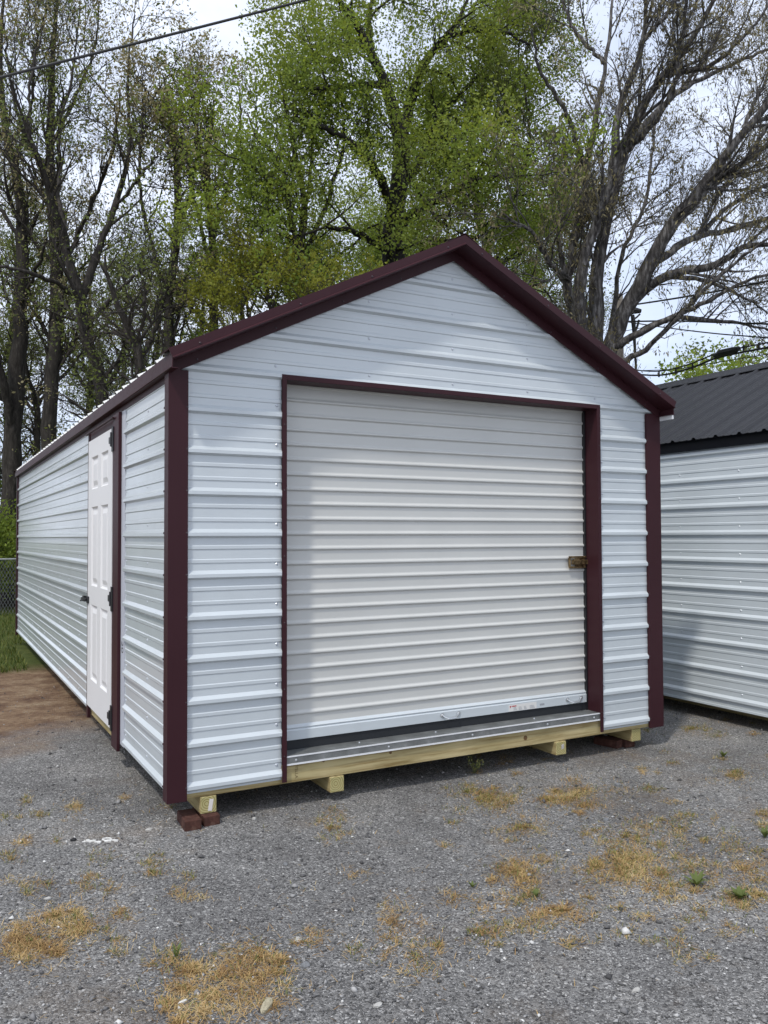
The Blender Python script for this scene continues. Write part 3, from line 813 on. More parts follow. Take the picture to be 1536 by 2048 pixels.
def spawn(Pp, Rp, rho, tmin, length, ang, up, K, rfac, rend, wob, curve, g, taper=0.45, rmax=1.0):
    """children growing off parents Pp (N,K0,3); all at once"""
    N, K0, _ = Pp.shape
    seg = np.linalg.norm(np.diff(Pp, axis=1), axis=2); Ltot = seg.sum(1)
    cnt = g.poisson(np.maximum(rho * Ltot * (1 - tmin), 0.05)); ids = np.repeat(np.arange(N), cnt); M = len(ids)
    t = tmin + (1 - tmin) * g.random(M) ** 0.85; x = t * (K0 - 1); i = np.minimum(x.astype(int), K0 - 2); u = (x - i)[:, None]
    p = Pp[ids, i] * (1 - u) + Pp[ids, i + 1] * u; tang = unit(Pp[ids, i + 1] - Pp[ids, i])
    r0 = (Rp[ids, i] * (1 - u[:, 0]) + Rp[ids, i + 1] * u[:, 0])
    perp = g.normal(size=(M, 3)); perp = unit(perp - (perp * tang).sum(1, keepdims=True) * tang)
    a = (ang * (0.7 + 0.6 * g.random(M)))[:, None]
    d = unit(tang * np.cos(a) + perp * np.sin(a) + np.array([0, 0, up]))
    Ls = length * (0.55 + 0.8 * g.random(M)) * (1 - taper * t)
    out = np.zeros((M, K, 3)); out[:, 0] = p
    for k in range(1, K):
        d = unit(d + g.normal(0, wob, (M, 3)) + np.array([0, 0, curve]))
        out[:, k] = out[:, k - 1] + d * (Ls / (K - 1))[:, None]
    r0 = np.minimum(r0 * rfac, rmax); w = np.linspace(0, 1, K)[None, :]
    return out, np.maximum(r0[:, None] * (1 - w) + rend * w, 0.0018)


def leaves_on(Pt, per, size, spread, g, aspect=0.55, droop=0.0, tmin=0.25, cluster=1):
    N, K, _ = Pt.shape
    M = int(N * per); ids = g.integers(0, N, M); x = (tmin + (1 - tmin) * g.random(M)) * (K - 1); i = np.minimum(x.astype(int), K - 2); u = (x - i)[:, None]
    c = Pt[ids, i] * (1 - u) + Pt[ids, i + 1] * u + g.normal(0, spread, (M, 3))
    if cluster > 1:
        c = np.repeat(c, cluster, 0) + g.normal(0, spread * 0.4, (M * cluster, 3)); M = len(c)
    a = unit(g.normal(size=(M, 3)) + np.array([0, 0, -droop])); b = unit(np.cross(a, g.normal(size=(M, 3))))
    s = (size * (0.6 + 0.8 * g.random(M)))[:, None]
    nrm = np.cross(a, b)
    V = np.stack([c, c + a * s * 0.5 + b * s * aspect * 0.5 + nrm * s * 0.08, c + a * s, c + a * s * 0.5 - b * s * aspect * 0.5 + nrm * s * 0.08], 1).reshape(-1, 3)
    F = np.arange(4 * M).reshape(M, 4)
    return V, F


def tree(name, label, cat, limbs, bark, leaf, seed, group=None, l1=(1.6, 0.2, 2.6), l2=(3.0, 1.2), l3=(5.0, 0.55), up=0.3, per=6, size=0.06, spread=0.08,
         aspect=0.55, droop=0.0, curve=0.06, ang=0.8, cluster=1, base=None, leaf2=None, tmin3=0.2, wob=0.16, thick=0.74, bare=None):
    """limbs: lists of (px, py, depth, radius); the first starts at the ground"""
    g = np.random.default_rng(seed)
    root_p = at(*limbs[0][0][:3]) if base is None else np.array(base)
    o = np.array([root_p[0], root_p[1], GZ])
    K = 26; LP = []; LR = []
    for q, lm in enumerate(limbs):
        w = np.array([at(a, b, d) for a, b, d, _ in lm]); r = [v[3] * thick for v in lm]
        if q == 0: w = np.vstack([[w[0][0], w[0][1], GZ - 0.1], w]); r = [r[0] * 1.35] + r
        a, b = resample(w, r, K, 0.018, g); LP.append(a - o); LR.append(b)
    LP = np.array(LP); LR = np.array(LR)
    t = empty(name, o, label, cat, group)
    LR2 = LR * (1 + g.normal(0, 0.05, LR.shape))
    V, F = tube_arrays(LP, LR2, 9); link_mesh('trunk', V, F, bark, t, smooth=True)
    P1, R1 = spawn(LP[1:], LR[1:], l1[0], l1[1], l1[2], ang, up, 9, 0.5, 0.006, wob, curve, g, rmax=0.05)
    Pm, Rm = spawn(LP[:1], LR[:1], l1[0], bare or l1[1], l1[2], ang, up, 9, 0.5, 0.006, wob, curve, g, rmax=0.05)
    P1 = np.vstack([P1, Pm]); R1 = np.vstack([R1, Rm])
    P2, R2 = spawn(P1, R1, l2[0], 0.12, l2[1], ang, up * 0.7, 6, 0.55, 0.004, wob * 1.2, curve, g, rmax=0.017)
    P3, R3 = spawn(P2, R2, l3[0], tmin3, l3[1], ang, up * 0.5, 4, 0.6, 0.002, wob * 1.2, curve, g, taper=0.2, rmax=0.005)
    vs = []; fs = []; n = 0
    for Pq, Rq, s in ((P1, R1, 5), (P2, R2, 4), (P3, R3, 3)):
        V, F = tube_arrays(Pq, Rq, s); vs.append(V); fs.append(F + n); n += len(V)
    tag(link_mesh('branches', np.vstack(vs), np.vstack(fs), bark, t, smooth=True), kind='stuff')
    if DEBUG: print(name, len(P1), len(P2), len(P3), len(P3) * per * cluster)
    V, F = leaves_on(P3, per, size, spread, g, aspect, droop, cluster=cluster)
    if leaf2:
        # second tint on whole sprays
        pick = (np.sin(V[::4, 0] * 1.3 + seed) + np.sin(V[::4, 2] * 1.7 + 1) + np.sin(V[::4, 1] * 1.1) + g.normal(0, 0.5, len(F))) > 0.5
        me = link_mesh('crown', V, F, [leaf, leaf2], t); me.data.polygons.foreach_set('material_index', pick.astype(np.int32))
    else: link_mesh('crown', V, F, leaf, t)
    return t


def G(px, d): return (px, 1076 + FPX * 1.56 / d, d)


TREES = []
# 1 the big many-stemmed grey tree on the right
D = 16.0
TREES.append(tree('multi_stem_tree', 'big grey many-stemmed tree with sparse drooping buff leaves, above the black roof', 'tree', [
    [(1185, 1230, D, .34), (1185, 780, D, .30), (1188, 690, D, .22), (1195, 600, D, .16), (1205, 480, D, .14), (1232, 380, D, .12), (1262, 270, D - .3, .10), (1330, 150, D - .6, .08), (1400, 50, D - .8, .06), (1460, -60, D - 1, .03)],
    [(1195, 800, D, .22), (1225, 680, D, .19), (1280, 570, D - .3, .18), (1335, 465, D - .6, .15), (1395, 385, D - .9, .12), (1460, 300, D - 1.2, .09), (1560, 180, D - 1.6, .06), (1650, 80, D - 2, .03)],
    [(1175, 790, D, .16), (1150, 640, D + .2, .14), (1135, 560, D + .3, .11), (1152, 470, D + .4, .09), (1172, 350, D + .5, .08), (1190, 240, D + .6, .07), (1212, 130, D + .8, .05), (1226, -10, D + 1, .03)],
    [(1180, 780, D, .18), (1160, 560, D - .5, .12), (1200, 430, D - .8, .11), (1225, 340, D - 1, .10), (1238, 220, D - 1.2, .08), (1285, 90, D - 1.4, .06), (1300, -50, D - 1.5, .03)],
    [(1262, 600, D, .10), (1330, 552, D - .5, .09), (1430, 530, D - 1, .08), (1500, 490, D - 1.5, .06), (1600, 500, D - 2, .03)],
    [(1300, 530, D, .10), (1390, 475, D + .4, .08), (1470, 458, D + .7, .06), (1560, 430, D + 1, .05), (1660, 420, D + 1.3, .03)],
    [(1345, 455, D - .6, .10), (1425, 370, D + .3, .08), (1500, 320, D + .8, .06), (1600, 240, D + 1.4, .03)],
    [(1140, 560, D, .07), (1095, 520, D - .8, .05), (1062, 465, D - 1.3, .04), (1000, 425, D - 1.8, .02)],
    [(1172, 340, D, .06), (1130, 220, D - .5, .05), (1085, 150, D - .8, .04), (1062, 60, D - 1.2, .02)],
    [(1215, 700, D, .09), (1300, 655, D - .5, .07), (1400, 610, D - 1, .05), (1500, 560, D - 1.4, .03), (1600, 530, D - 1.7, .02)],
    [(1262, 280, D, .09), (1350, 190, D + .8, .07), (1440, 140, D + 1.4, .05), (1560, 90, D + 2, .03)],
    [(1400, 380, D, .07), (1480, 330, D - 1.2, .05), (1540, 250, D - 1.8, .04), (1620, 200, D - 2.4, .02)],
    [(1230, 330, D, .07), (1330, 215, D - 1.0, .06), (1360, 100, D - 1.5, .05), (1375, -40, D - 2, .03)],
    [(1240, 690, D, .09), (1330, 640, D + .6, .07), (1420, 640, D + 1, .05), (1520, 655, D + 1.4, .03), (1600, 690, D + 1.6, .015)],
    [(1330, 552, D - .5, .06), (1400, 560, D - .2, .05), (1480, 590, D + .2, .03), (1560, 640, D + .6, .015)],
    [(1390, 475, D + .4, .06), (1450, 420, D + 1.2, .05), (1530, 370, D + 1.8, .04), (1620, 340, D + 2.2, .02)],
    [(1225, 730, D, .08), (1290, 700, D - .4, .06), (1350, 640, D - .9, .05), (1430, 560, D - 1.6, .04), (1530, 480, D - 2.2, .02)],
    [(1425, 370, D + .3, .06), (1480, 270, D + .9, .05), (1530, 160, D + 1.4, .03), (1580, 40, D + 1.8, .02)],
    [(1330, 150, D - .6, .06), (1420, 130, D - 1, .05), (1500, 60, D - 1.4, .03), (1560, -30, D - 1.7, .02)],
    [(1280, 90, D - 1.4, .05), (1330, 30, D - 1.6, .04), (1380, -50, D - 1.8, .02)],
    [(1212, 130, D + .8, .05), (1150, 60, D + 1.1, .04), (1110, -40, D + 1.3, .02)],
    [(1200, 760, D, .08), (1225, 640, D + .8, .06), (1240, 520, D + 1, .05), (1290, 400, D + 1.4, .04), (1310, 250, D + 1.8, .03)],
], M_BARKG, M_LEAFR, 3, l1=(2.5, .2, 1.8), l2=(5.5, 1.1), l3=(8, .6), up=.12, per=3.2, size=0.075, spread=0.06, aspect=.3, droop=1.6, curve=.015, ang=.62, cluster=2, leaf2=M_LEAFB, thick=0.84, wob=0.1))
# 2 the tall leafy tree in the middle
D = 17.5
TREES.append(tree('leafy_tree', 'tall yellow-green tree whose dark trunk forks above the shed\'s ridge', 'tree', [
    [(795, 1200, D, .30), (790, 560, D, .24), (787, 480, D, .21), (792, 400, D, .18), (805, 330, D, .16), (800, 265, D, .15), (775, 180, D - .3, .11), (738, 95, D - .6, .08), (700, 30, D - 1, .06), (645, -40, D - 1.4, .03)],
    [(802, 270, D, .12), (826, 190, D + .3, .10), (850, 120, D + .6, .08), (893, 75, D + 1, .06), (935, 0, D + 1.3, .03)],
    [(788, 430, D, .10), (762, 360, D - .8, .09), (735, 315, D - 1.4, .07), (680, 270, D - 2, .05), (600, 240, D - 2.6, .03)],
    [(792, 390, D, .10), (850, 300, D + .8, .08), (890, 220, D + 1.3, .06), (960, 150, D + 2, .03)],
    [(790, 450, D, .09), (860, 410, D - 1.2, .07), (930, 370, D - 2, .05), (1010, 350, D - 2.6, .03)],
    [(770, 170, D, .08), (710, 170, D - 1, .06), (650, 175, D - 2, .03), (615, 180, D - 2.4, .015)],
    [(740, 100, D, .07), (740, 20, D + .6, .05), (770, -60, D + 1, .03)],
    [(895, 70, D, .05), (990, 60, D + 1, .04), (1060, 90, D + 1.6, .02)],
    [(789, 510, D, .07), (720, 470, D - 1.5, .05), (650, 450, D - 2.2, .03)],
    [(790, 500, D, .07), (850, 480, D - 1.3, .05), (940, 480, D - 2.0, .03), (1000, 450, D - 2.2, .02)],
], M_BARKB, M_LEAFY, 5, l1=(2.6, .3, 2.3), l2=(5.85, 1.15), l3=(8.67, .5), up=.1, per=6.6, size=0.064, spread=0.14, curve=.0, ang=.95, leaf2=M_LEAFG, aspect=0.6, thick=1.1, cluster=4, bare=0.74))
# 3 left of it, thin-stemmed
D = 15.5
TREES.append(tree('leafy_tree', 'green tree of several thin dark stems left of the forked tree', 'tree', [
    [(615, 1225, D, .16), (605, 620, D, .12), (600, 500, D, .10), (605, 400, D, .08), (590, 300, D, .06), (575, 240, D - .3, .045), (565, 180, D - .5, .02)],
    [(606, 560, D, .08), (585, 450, D - .5, .07), (560, 330, D - .8, .05), (510, 270, D - 1, .03), (495, 225, D - 1, .015)],
    [(604, 520, D, .07), (650, 420, D + .5, .06), (680, 320, D + .8, .045), (690, 240, D + 1, .03), (680, 160, D + 1, .015)],
    [(604, 460, D, .06), (620, 360, D + .6, .05), (625, 250, D + 1, .04), (600, 150, D + 1.2, .02)],
    [(606, 600, D, .06), (560, 540, D - 1, .05), (500, 500, D - 1.5, .03), (450, 480, D - 1.7, .015)],
], M_BARKD, M_LEAFG, 8, l1=(2.85, .2, 1.9), l2=(6.24, .95), l3=(9.05, .45), up=.12, per=5.6, size=0.062, spread=0.13, curve=.01, ang=.9, leaf2=M_LEAFY, aspect=0.6, cluster=4))
# 4 golden low one just over the roof
D = 13.5
TREES.append(tree('small_tree', 'low golden-green tree showing just over the shed\'s left roof slope', 'tree', [
    [(560, 1260, D, .09), (555, 760, D, .07), (545, 650, D, .05), (530, 560, D, .03), (520, 500, D, .015)],
    [(552, 740, D, .05), (600, 640, D - .5, .035), (640, 560, D - .8, .015)],
    [(553, 780, D, .05), (510, 680, D + .3, .035), (490, 590, D + .5, .015)],
    [(555, 800, D, .04), (480, 720, D - .3, .03), (455, 650, D - .4, .012)],
    [(552, 760, D, .04), (570, 640, D + .7, .03), (590, 530, D + 1, .012)],
], M_BARKD, M_LEAFO, 12, l1=(4.80, .3, 1.2), l2=(8.19, .7), l3=(11.31, .35), up=.15, per=4.2, size=0.052, spread=0.07, curve=.02, leaf2=M_LEAFY, aspect=0.6, cluster=4))
# 5 thin tree between left woods and green trees
D = 17
TREES.append(tree('slender_tree', 'slender tree with a straight grey stem and pale leaf tips beside the green trees', 'tree', [
    [(425, 1220, D, .17), (428, 640, D, .13), (425, 520, D, .11), (418, 400, D, .09), (412, 300, D, .07), (425, 250, D, .05), (428, 200, D, .02)],
    [(426, 560, D, .06), (395, 430, D - .6, .05), (375, 330, D - .9, .03), (360, 250, D - 1, .015)],
    [(422, 480, D, .06), (460, 360, D + .5, .045), (480, 240, D + .8, .03), (475, 170, D + .9, .015)],
    [(418, 400, D, .05), (395, 280, D + .7, .035), (400, 190, D + 1, .015)],
], M_BARKD, M_LEAFG, 15, l1=(2.85, .2, 1.5), l2=(6.24, .85), l3=(8.67, .42), up=.25, per=3, size=0.062, spread=0.08, curve=.04, leaf2=M_LEAFB, cluster=4))
# 6 the dark leaning trunk on the left
D = 15
TREES.append(tree('leaning_tree', 'dark leaning tree rising from behind the left eave with a limb forking right', 'tree', [
    [(240, 1240, D, .20), (205, 800, D, .17), (182, 700, D, .16), (165, 640, D, .16), (150, 560, D, .14), (128, 490, D, .12), (100, 390, D - .3, .09), (70, 290, D - .6, .06), (20, 170, D - 1, .03)],
    [(158, 610, D, .12), (195, 510, D + .3, .11), (225, 430, D + .5, .09), (250, 350, D + .7, .075), (262, 260, D + .9, .055), (255, 140, D + 1, .035), (270, 30, D + 1.2, .02)],
    [(135, 500, D, .07), (118, 380, D + .6, .06), (120, 260, D + .9, .05), (150, 130, D + 1.2, .03), (160, 0, D + 1.4, .015)],
    [(160, 600, D, .07), (100, 560, D - 1, .06), (40, 540, D - 1.6, .05), (-40, 530, D - 2, .03)],
    [(228, 420, D, .05), (290, 340, D - .5, .04), (340, 280, D - .8, .02)],
    [(170, 660, D, .07), (230, 590, D - .7, .05), (290, 540, D - 1.1, .03), (350, 520, D - 1.4, .015)],
    [(60, 280, D, .05), (60, 170, D, .04), (90, 40, D + .3, .02)],
], M_BARKD, M_LEAFD, 18, l1=(2.25, .2, 2.2), l2=(5.46, 1.05), l3=(8.29, .5), up=.2, per=1.7, size=0.06, spread=0.08, curve=.03, leaf2=M_LEAFB, thick=0.64, cluster=3))
# 7, 8 the two thick straight trunks
D = 18.5
TREES.append(tree('tall_tree', 'tall thick-trunked tree second from the left edge, partly leafed', 'tree', [
    [(92, 1216, D, .34), (100, 830, D, .30), (112, 640, D, .26), (113, 520, D, .23), (105, 400, D, .20), (98, 300, D, .16), (104, 180, D, .12), (110, 60, D, .08), (120, -60, D, .04)],
    [(112, 560, D, .10), (175, 430, D - .8, .08), (225, 300, D - 1.3, .06), (240, 180, D - 1.6, .03)],
    [(104, 380, D, .09), (50, 270, D - .6, .07), (20, 150, D - 1, .05), (10, 30, D - 1.2, .02)],
    [(100, 300, D, .08), (150, 200, D + .5, .06), (190, 90, D + .9, .045), (200, -30, D + 1.1, .02)],
    [(112, 620, D, .08), (160, 540, D + .8, .06), (220, 480, D + 1.3, .03)],
    [(112, 700, D, .06), (60, 610, D + .7, .05), (30, 520, D + 1, .03)],
], M_BARKD, M_LEAFB, 21, l1=(2.03, .25, 2.4), l2=(5.26, 1.1), l3=(8.10, .5), up=.3, per=2.7, size=0.062, spread=0.08, curve=.05, ang=.7, leaf2=M_LEAFD, thick=0.58, cluster=3))
D = 18.6
TREES.append(tree('tall_tree', 'thickest dark trunk at the left edge of the woods, behind the shed\'s back corner', 'tree', [
    [(15, 1225, D, .36), (25, 900, D, .33), (38, 720, D, .29), (42, 560, D, .25), (45, 440, D, .22), (30, 340, D, .17), (12, 240, D, .13), (0, 120, D, .09), (10, -20, D, .05)],
    [(30, 880, D, .16), (0, 740, D - .5, .14), (-40, 640, D - .8, .10), (-80, 540, D - 1, .06)],
    [(42, 480, D, .09), (-20, 380, D + .6, .07), (-60, 260, D + 1, .04)],
    [(30, 340, D, .08), (60, 220, D - .6, .06), (70, 100, D - .9, .04), (100, 0, D - 1.1, .02)],
    [(40, 620, D, .07), (80, 520, D - 1, .06), (110, 430, D - 1.5, .03)],
], M_BARKD, M_LEAFD, 24, l1=(1.88, .28, 2.3), l2=(5.26, 1.05), l3=(7.92, .5), up=.3, per=2.1, size=0.062, spread=0.08, curve=.05, ang=.7, leaf2=M_LEAFB, thick=0.58, cluster=3))
# 9 grey slender ones around x = 290..360
D = 16.5
TREES.append(tree('slender_tree', 'slender upright tree with buff leaf tips right of the leaning tree', 'tree', [
    [(345, 1228, D, .17), (335, 660, D, .13), (345, 540, D, .12), (355, 430, D, .10), (350, 320, D, .08), (345, 250, D, .06), (332, 180, D, .03), (325, 145, D, .015)],
    [(340, 600, D, .06), (300, 480, D - .5, .05), (280, 360, D - .8, .04), (285, 250, D - 1, .03), (288, 170, D - 1, .015)],
    [(350, 480, D, .06), (385, 370, D + .5, .05), (395, 260, D + .8, .03), (385, 180, D + .9, .015)],
    [(338, 680, D, .05), (280, 620, D + .7, .04), (230, 560, D + 1, .02)],
], M_BARKD, M_LEAFB, 27, l1=(2.85, .2, 1.6), l2=(6.24, .9), l3=(8.67, .42), up=.3, per=3.7, size=0.062, spread=0.08, curve=.05, leaf2=M_LEAFD, cluster=3))
# 10 crooked low tree by the eave
D = 13.5
TREES.append(tree('crooked_tree', 'small crooked dark tree standing close behind the left eave, beside the leaning trunk', 'tree', [
    [(285, 1262, D, .12), (278, 760, D, .10), (272, 690, D, .09), (250, 640, D - .2, .07), (222, 570, D - .4, .05), (210, 510, D - .5, .02)],
    [(274, 720, D, .07), (300, 680, D + .4, .06), (318, 630, D + .6, .04), (330, 560, D + .8, .02)],
    [(275, 700, D, .06), (245, 672, D + .5, .05), (205, 665, D + .8, .03), (180, 690, D + 1, .015)],
    [(273, 690, D, .05), (290, 620, D - .4, .04), (285, 540, D - .6, .02)],
], M_BARKD, M_LEAFD, 30, l1=(3.30, .3, 1.4), l2=(6.63, .8), l3=(8.67, .4), up=.15, per=4, size=0.06, spread=.08, curve=.02))
# 11 dark green tree behind between middle and right
D = 20
TREES.append(tree('leafy_tree', 'darker green tree filling the gap between the forked tree and the grey many-stemmed tree', 'tree', [
    [(985, 1205, D, .22), (975, 560, D, .17), (965, 450, D, .15), (940, 330, D, .12), (960, 200, D, .08), (985, 80, D, .05), (1000, -40, D, .02)],
    [(968, 500, D, .09), (1030, 390, D - .8, .07), (1060, 280, D - 1.2, .05), (1050, 170, D - 1.5, .02)],
    [(972, 540, D, .08), (1050, 500, D + .6, .06), (1110, 430, D + 1, .03)],
    [(950, 380, D, .08), (890, 300, D + .6, .06), (880, 180, D + 1, .03)],
    [(945, 320, D, .07), (1000, 250, D + .8, .05), (1040, 130, D + 1.2, .03), (1080, 40, D + 1.3, .015)],
    [(975, 600, D, .07), (1040, 580, D - .6, .05), (1100, 560, D - 1, .03)],
], M_BARKD, M_LEAFD, 33, l1=(2.55, .2, 2.2), l2=(5.85, 1.05), l3=(8.29, .5), up=.15, per=4.4, size=0.068, spread=0.14, curve=.02, ang=.9, leaf2=M_LEAFG, aspect=0.6, cluster=4))

# bushes: one low round tree by the wires, shrubs beyond the fence


def shrub(name, label, cat, base, h, w, leaf, seed, n=5200, size=0.07, group=None):
    g = np.random.default_rng(seed); t = empty(name, (base[0], base[1], GZ), label, cat, group)
    st = []
    for i in range(16):
        a = g.random() * 6.283; e = np.array([math.cos(a) * w * .5 * g.random(), math.sin(a) * w * .5 * g.random(), h * (0.6 + .4 * g.random())])
        st.append([e * q * np.array([q, q, 1]) + g.normal(0, .04, 3) * (q > 0) for q in np.linspace(0, 1, 7)])
    st = np.array(st); sr = np.linspace(.035, .008, 7)[None].repeat(len(st), 0) * (h / 3)
    V, F = tube_arrays(st, sr, 5); link_mesh('stems', V, F, M_BARKD, t, smooth=True)
    P2, R2 = spawn(st, sr, 9.0 * 3 / h, .2, w * .35, 1.0, .1, 5, .5, .003, .25, .02, g)
    P3, R3 = spawn(P2, R2, 5.0, .1, .3 * h / 3, .9, .1, 4, .5, .002, .2, .02, g)
    V2, F2 = tube_arrays(P2, R2, 3); tag(link_mesh('twigs', V2, F2, M_BARKD, t, smooth=True), kind='stuff')
    V, F = leaves_on(P3, n / max(len(P3), 1), size, .1, g); link_mesh('foliage', V, F, leaf, t)
    return t


pw = at(1405, 1076, 30); shrub('round_tree', 'rounded pale green tree low behind the wires, over the black roof', 'tree', pw, 8.7, 6.4, M_LEAFG, 41, 20000, .15)
pw = at(1500, 1076, 38); shrub('round_tree', 'far grey-green treetop barely rising over the black roof at the right edge', 'tree', pw, 10.0, 5.0, M_LEAFD, 42, 9000, .17)
pw = at(-12, 1076, 17.7); shrub('shrub', 'yellow-green shrub beyond the chain-link fence at the left edge', 'shrub', pw, 2.15, 2.3, M_LEAFG, 43, 12000, .07)
pw = at(80, 1076, 20.5); shrub('shrub', 'shrub hidden mostly behind the shed\'s back corner by the fence', 'shrub', pw, 2.6, 2.6, M_LEAFD, 44, 6000, .07)
pw = at(-50, 1076, 23); shrub('shrub', 'dark undergrowth shrub behind the yellow-green one', 'shrub', pw, 3.4, 3.2, M_LEAFD, 45, 6000, .09)


# far woods: copies of the slender trees
def copy_tree(src, loc, rz, s, label, group):
    r = src.copy(); C.objects.link(r); r.location = loc; r.rotation_euler = (0, 0, rz); r.scale = (s, s, s)
    r['label'] = label; r['group'] = group
    for ch in src.children:
        c = ch.copy(); C.objects.link(c); c.parent = r
    return r


far = np.random.default_rng(77)
for i, (px, d, k, s) in enumerate([(-60, 25, 8, 1.1), (20, 29, 4, 1.2), (160, 30, 7, .9), (235, 29, 8, 1.0), (300, 31, 7, .85), (395, 29, 8, 1.05),
                                   (500, 28, 4, 1.1), (75, 20, 9, 1.0), (185, 23, 9, 1.2), (310, 21, 9, 1.2), (20, 22, 9, 1.1), (640, 29, 2, 1.1), (760, 30, 2, 1.25), (880, 29, 2, 1.2), (1080, 30, 10, .9), (-140, 22, 8, 1.0)]):
    p = at(px, 1076, d)
    copy_tree(TREES[k], (p[0], p[1], GZ), far.random() * 6.28, s, {2: 'green leafy tree far back behind the forked tree', 9: 'thin twiggy sapling low in the woods behind the shed\'s left eave', 10: 'green tree far back behind the grey many-stemmed tree'}.get(k, 'tall sparse-leaved tree far back in the left woods behind the thick trunks'),
              {2: 'green trees far back', 9: 'saplings in the woods', 10: 'green trees far back'}.get(k, 'sparse trees deep in the woods'))

for i, (x, y, k, s) in enumerate([(-2.5, 17.5, 8, 1.0), (-4.6, 15.5, 4, 1.1), (-6.5, 19, 2, 1.05), (-1.2, 20.5, 4, 1.0), (-8.5, 16, 8, 1.1), (-5.5, 22, 7, 1.0)]):
    copy_tree(TREES[k], (x, y, GZ), far.random() * 6.28, s, 'tree of the wood continuing out of view left of the shed', 'trees on the wood edge to the left')

# low undergrowth mass along the wood's edge
g = np.random.default_rng(5); n = 26000
ux = g.random(n) * 34 - 16; uy = 19 + g.random(n) * 12; uz = GZ + g.random(n) ** 1.7 * (1.6 + 0.9 * np.sin(ux * .9) + .5 * np.sin(ux * 2.3))
base_ = np.stack([ux, uy, uz], 1)[:, None, :] + np.zeros((n, 2, 3)); base_[:, 1] += g.normal(0, .1, (n, 3))
V, F = leaves_on(base_, 1, .16, .05, g); tag(link_mesh('undergrowth', V, F, M_LEAFD), kind='stuff')

# ------------------------------------------------------------------ chain-link fence
fz = 1.05
fy = 13.9
fn = empty('chain_link_fence', (-10, fy, GZ), 'galvanised chain-link fence with a top rail beyond the grass at the left', 'fence')
mb = MB().tube([(0, 0, 1.13), (16, 0, 1.13)], 0.022, 8); mb.build('top_rail', M_FENCE, fn)
for x in np.arange(0.1, 16, 2.6): MB().tube([(x, 0.05, -0.1), (x, 0.05, 1.16)], 0.028, 8).build('post', M_FENCE, fn)
xs = np.arange(0, 16, 0.062); K = 19
Pz = np.zeros((len(xs) * 2, K, 3)); zz = np.linspace(0.02, 1.11, K)
for j in (0, 1):
    off = (np.arange(K) % 2) * 0.031 * (1 if j else -1)
    Pz[j::2, :, 0] = xs[:, None] + off[None, :]; Pz[j::2, :, 2] = zz; Pz[j::2, :, 1] = 0.003 * (1 if j else -1)
V, F = tube_arrays(Pz, np.full(Pz.shape[:2], 0.0032), 3); o = link_mesh('wire_mesh', V, F, M_FENCE, fn)

# ------------------------------------------------------------------ pole, wires
D = 20.5
pb = at(1243, 1076, D); pt = at(1244, 585, D)
pole = empty('utility_pole', (pb[0], pb[1], GZ), 'weathered wooden utility pole half hidden by the grey tree\'s limb', 'pole')
hh = pt[2] - GZ
MB().tube([(0, 0, -0.3), (0, 0, hh * .5), (0, 0, hh)], [0.135, 0.12, 0.105], 14).build('post', M_POLE, pole, smooth=True)
def loc(px, py, d=D): return tuple(at(px, py, d) - np.array([pb[0], pb[1], GZ]))
mb = MB(); mb.tube([loc(1256, 600), loc(1262, 618), loc(1266, 628)], [.05, .085, .07], 7)
mb.tube([loc(1258, 622), loc(1270, 621), loc(1282, 622)], [.06, .085, .05], 8); mb.tube([loc(1246, 612), loc(1262, 614)], .03, 6)
mb.tube([loc(1280, 628), loc(1274, 634), loc(1266, 640)], .025, 6)
mb.build('cable_terminal', M_CABLE, pole)
mb = MB(); mb.tube([loc(1265, 630), loc(1267, 645), loc(1268, 665), loc(1270, 700), loc(1272, 735), loc(1268, 790)], [.05, .06, .045, .035, .03, .03], 6)
mb.tube([loc(1278, 640), loc(1274, 655), loc(1268, 668)], .03, 6); mb.build('drop_cable', M_CABLE, pole)


def wire(name, label, pts, r, group='wires strung from the utility pole', cat='cable', extra=None):
    w = np.array([at(*p) for p in pts]); o0 = w[0].copy()
    K = 40; q, rr = resample(w, [r] * len(w), K, 0.0, rng)
    V, F = tube_arrays((q - o0)[None], np.full((1, K), r), 6); o = link_mesh(name, V, F, M_CABLE, None, smooth=True); o.location = o0
    return tag(o, label, cat, group)


wire('power_line', 'thick wire climbing most steeply right from the pole\'s top', [(1250, 612, D), (1330, 600, D - 1.6), (1420, 585, D - 3.2), (1536, 562, D - 5), (1700, 530, D - 7)], .021)
wire('power_line', 'thick nearly level wire leaving the pole below its black terminal', [(1250, 643, D), (1350, 642, D - 1.5), (1440, 645, D - 3), (1536, 648, D - 4.5), (1700, 654, D - 6.5)], .021)
wire('power_line', 'wire sagging down to the right below the level wire', [(1250, 643, D), (1330, 655, D - 1.5), (1430, 667, D - 3), (1536, 676, D - 4.5), (1700, 695, D - 6.5)], .015)
wire('power_line', 'thin wire rising right between the two thick wires', [(1250, 662, D), (1350, 643, D - 1.5), (1440, 628, D - 3), (1536, 612, D - 4.5), (1700, 585, D - 6.5)], .008)
wire('power_line', 'thin low wire rising right just over the black roof', [(1250, 742, D), (1350, 738, D - 1.5), (1440, 724, D - 3), (1536, 708, D - 4.5), (1700, 680, D - 6.5)], .009)
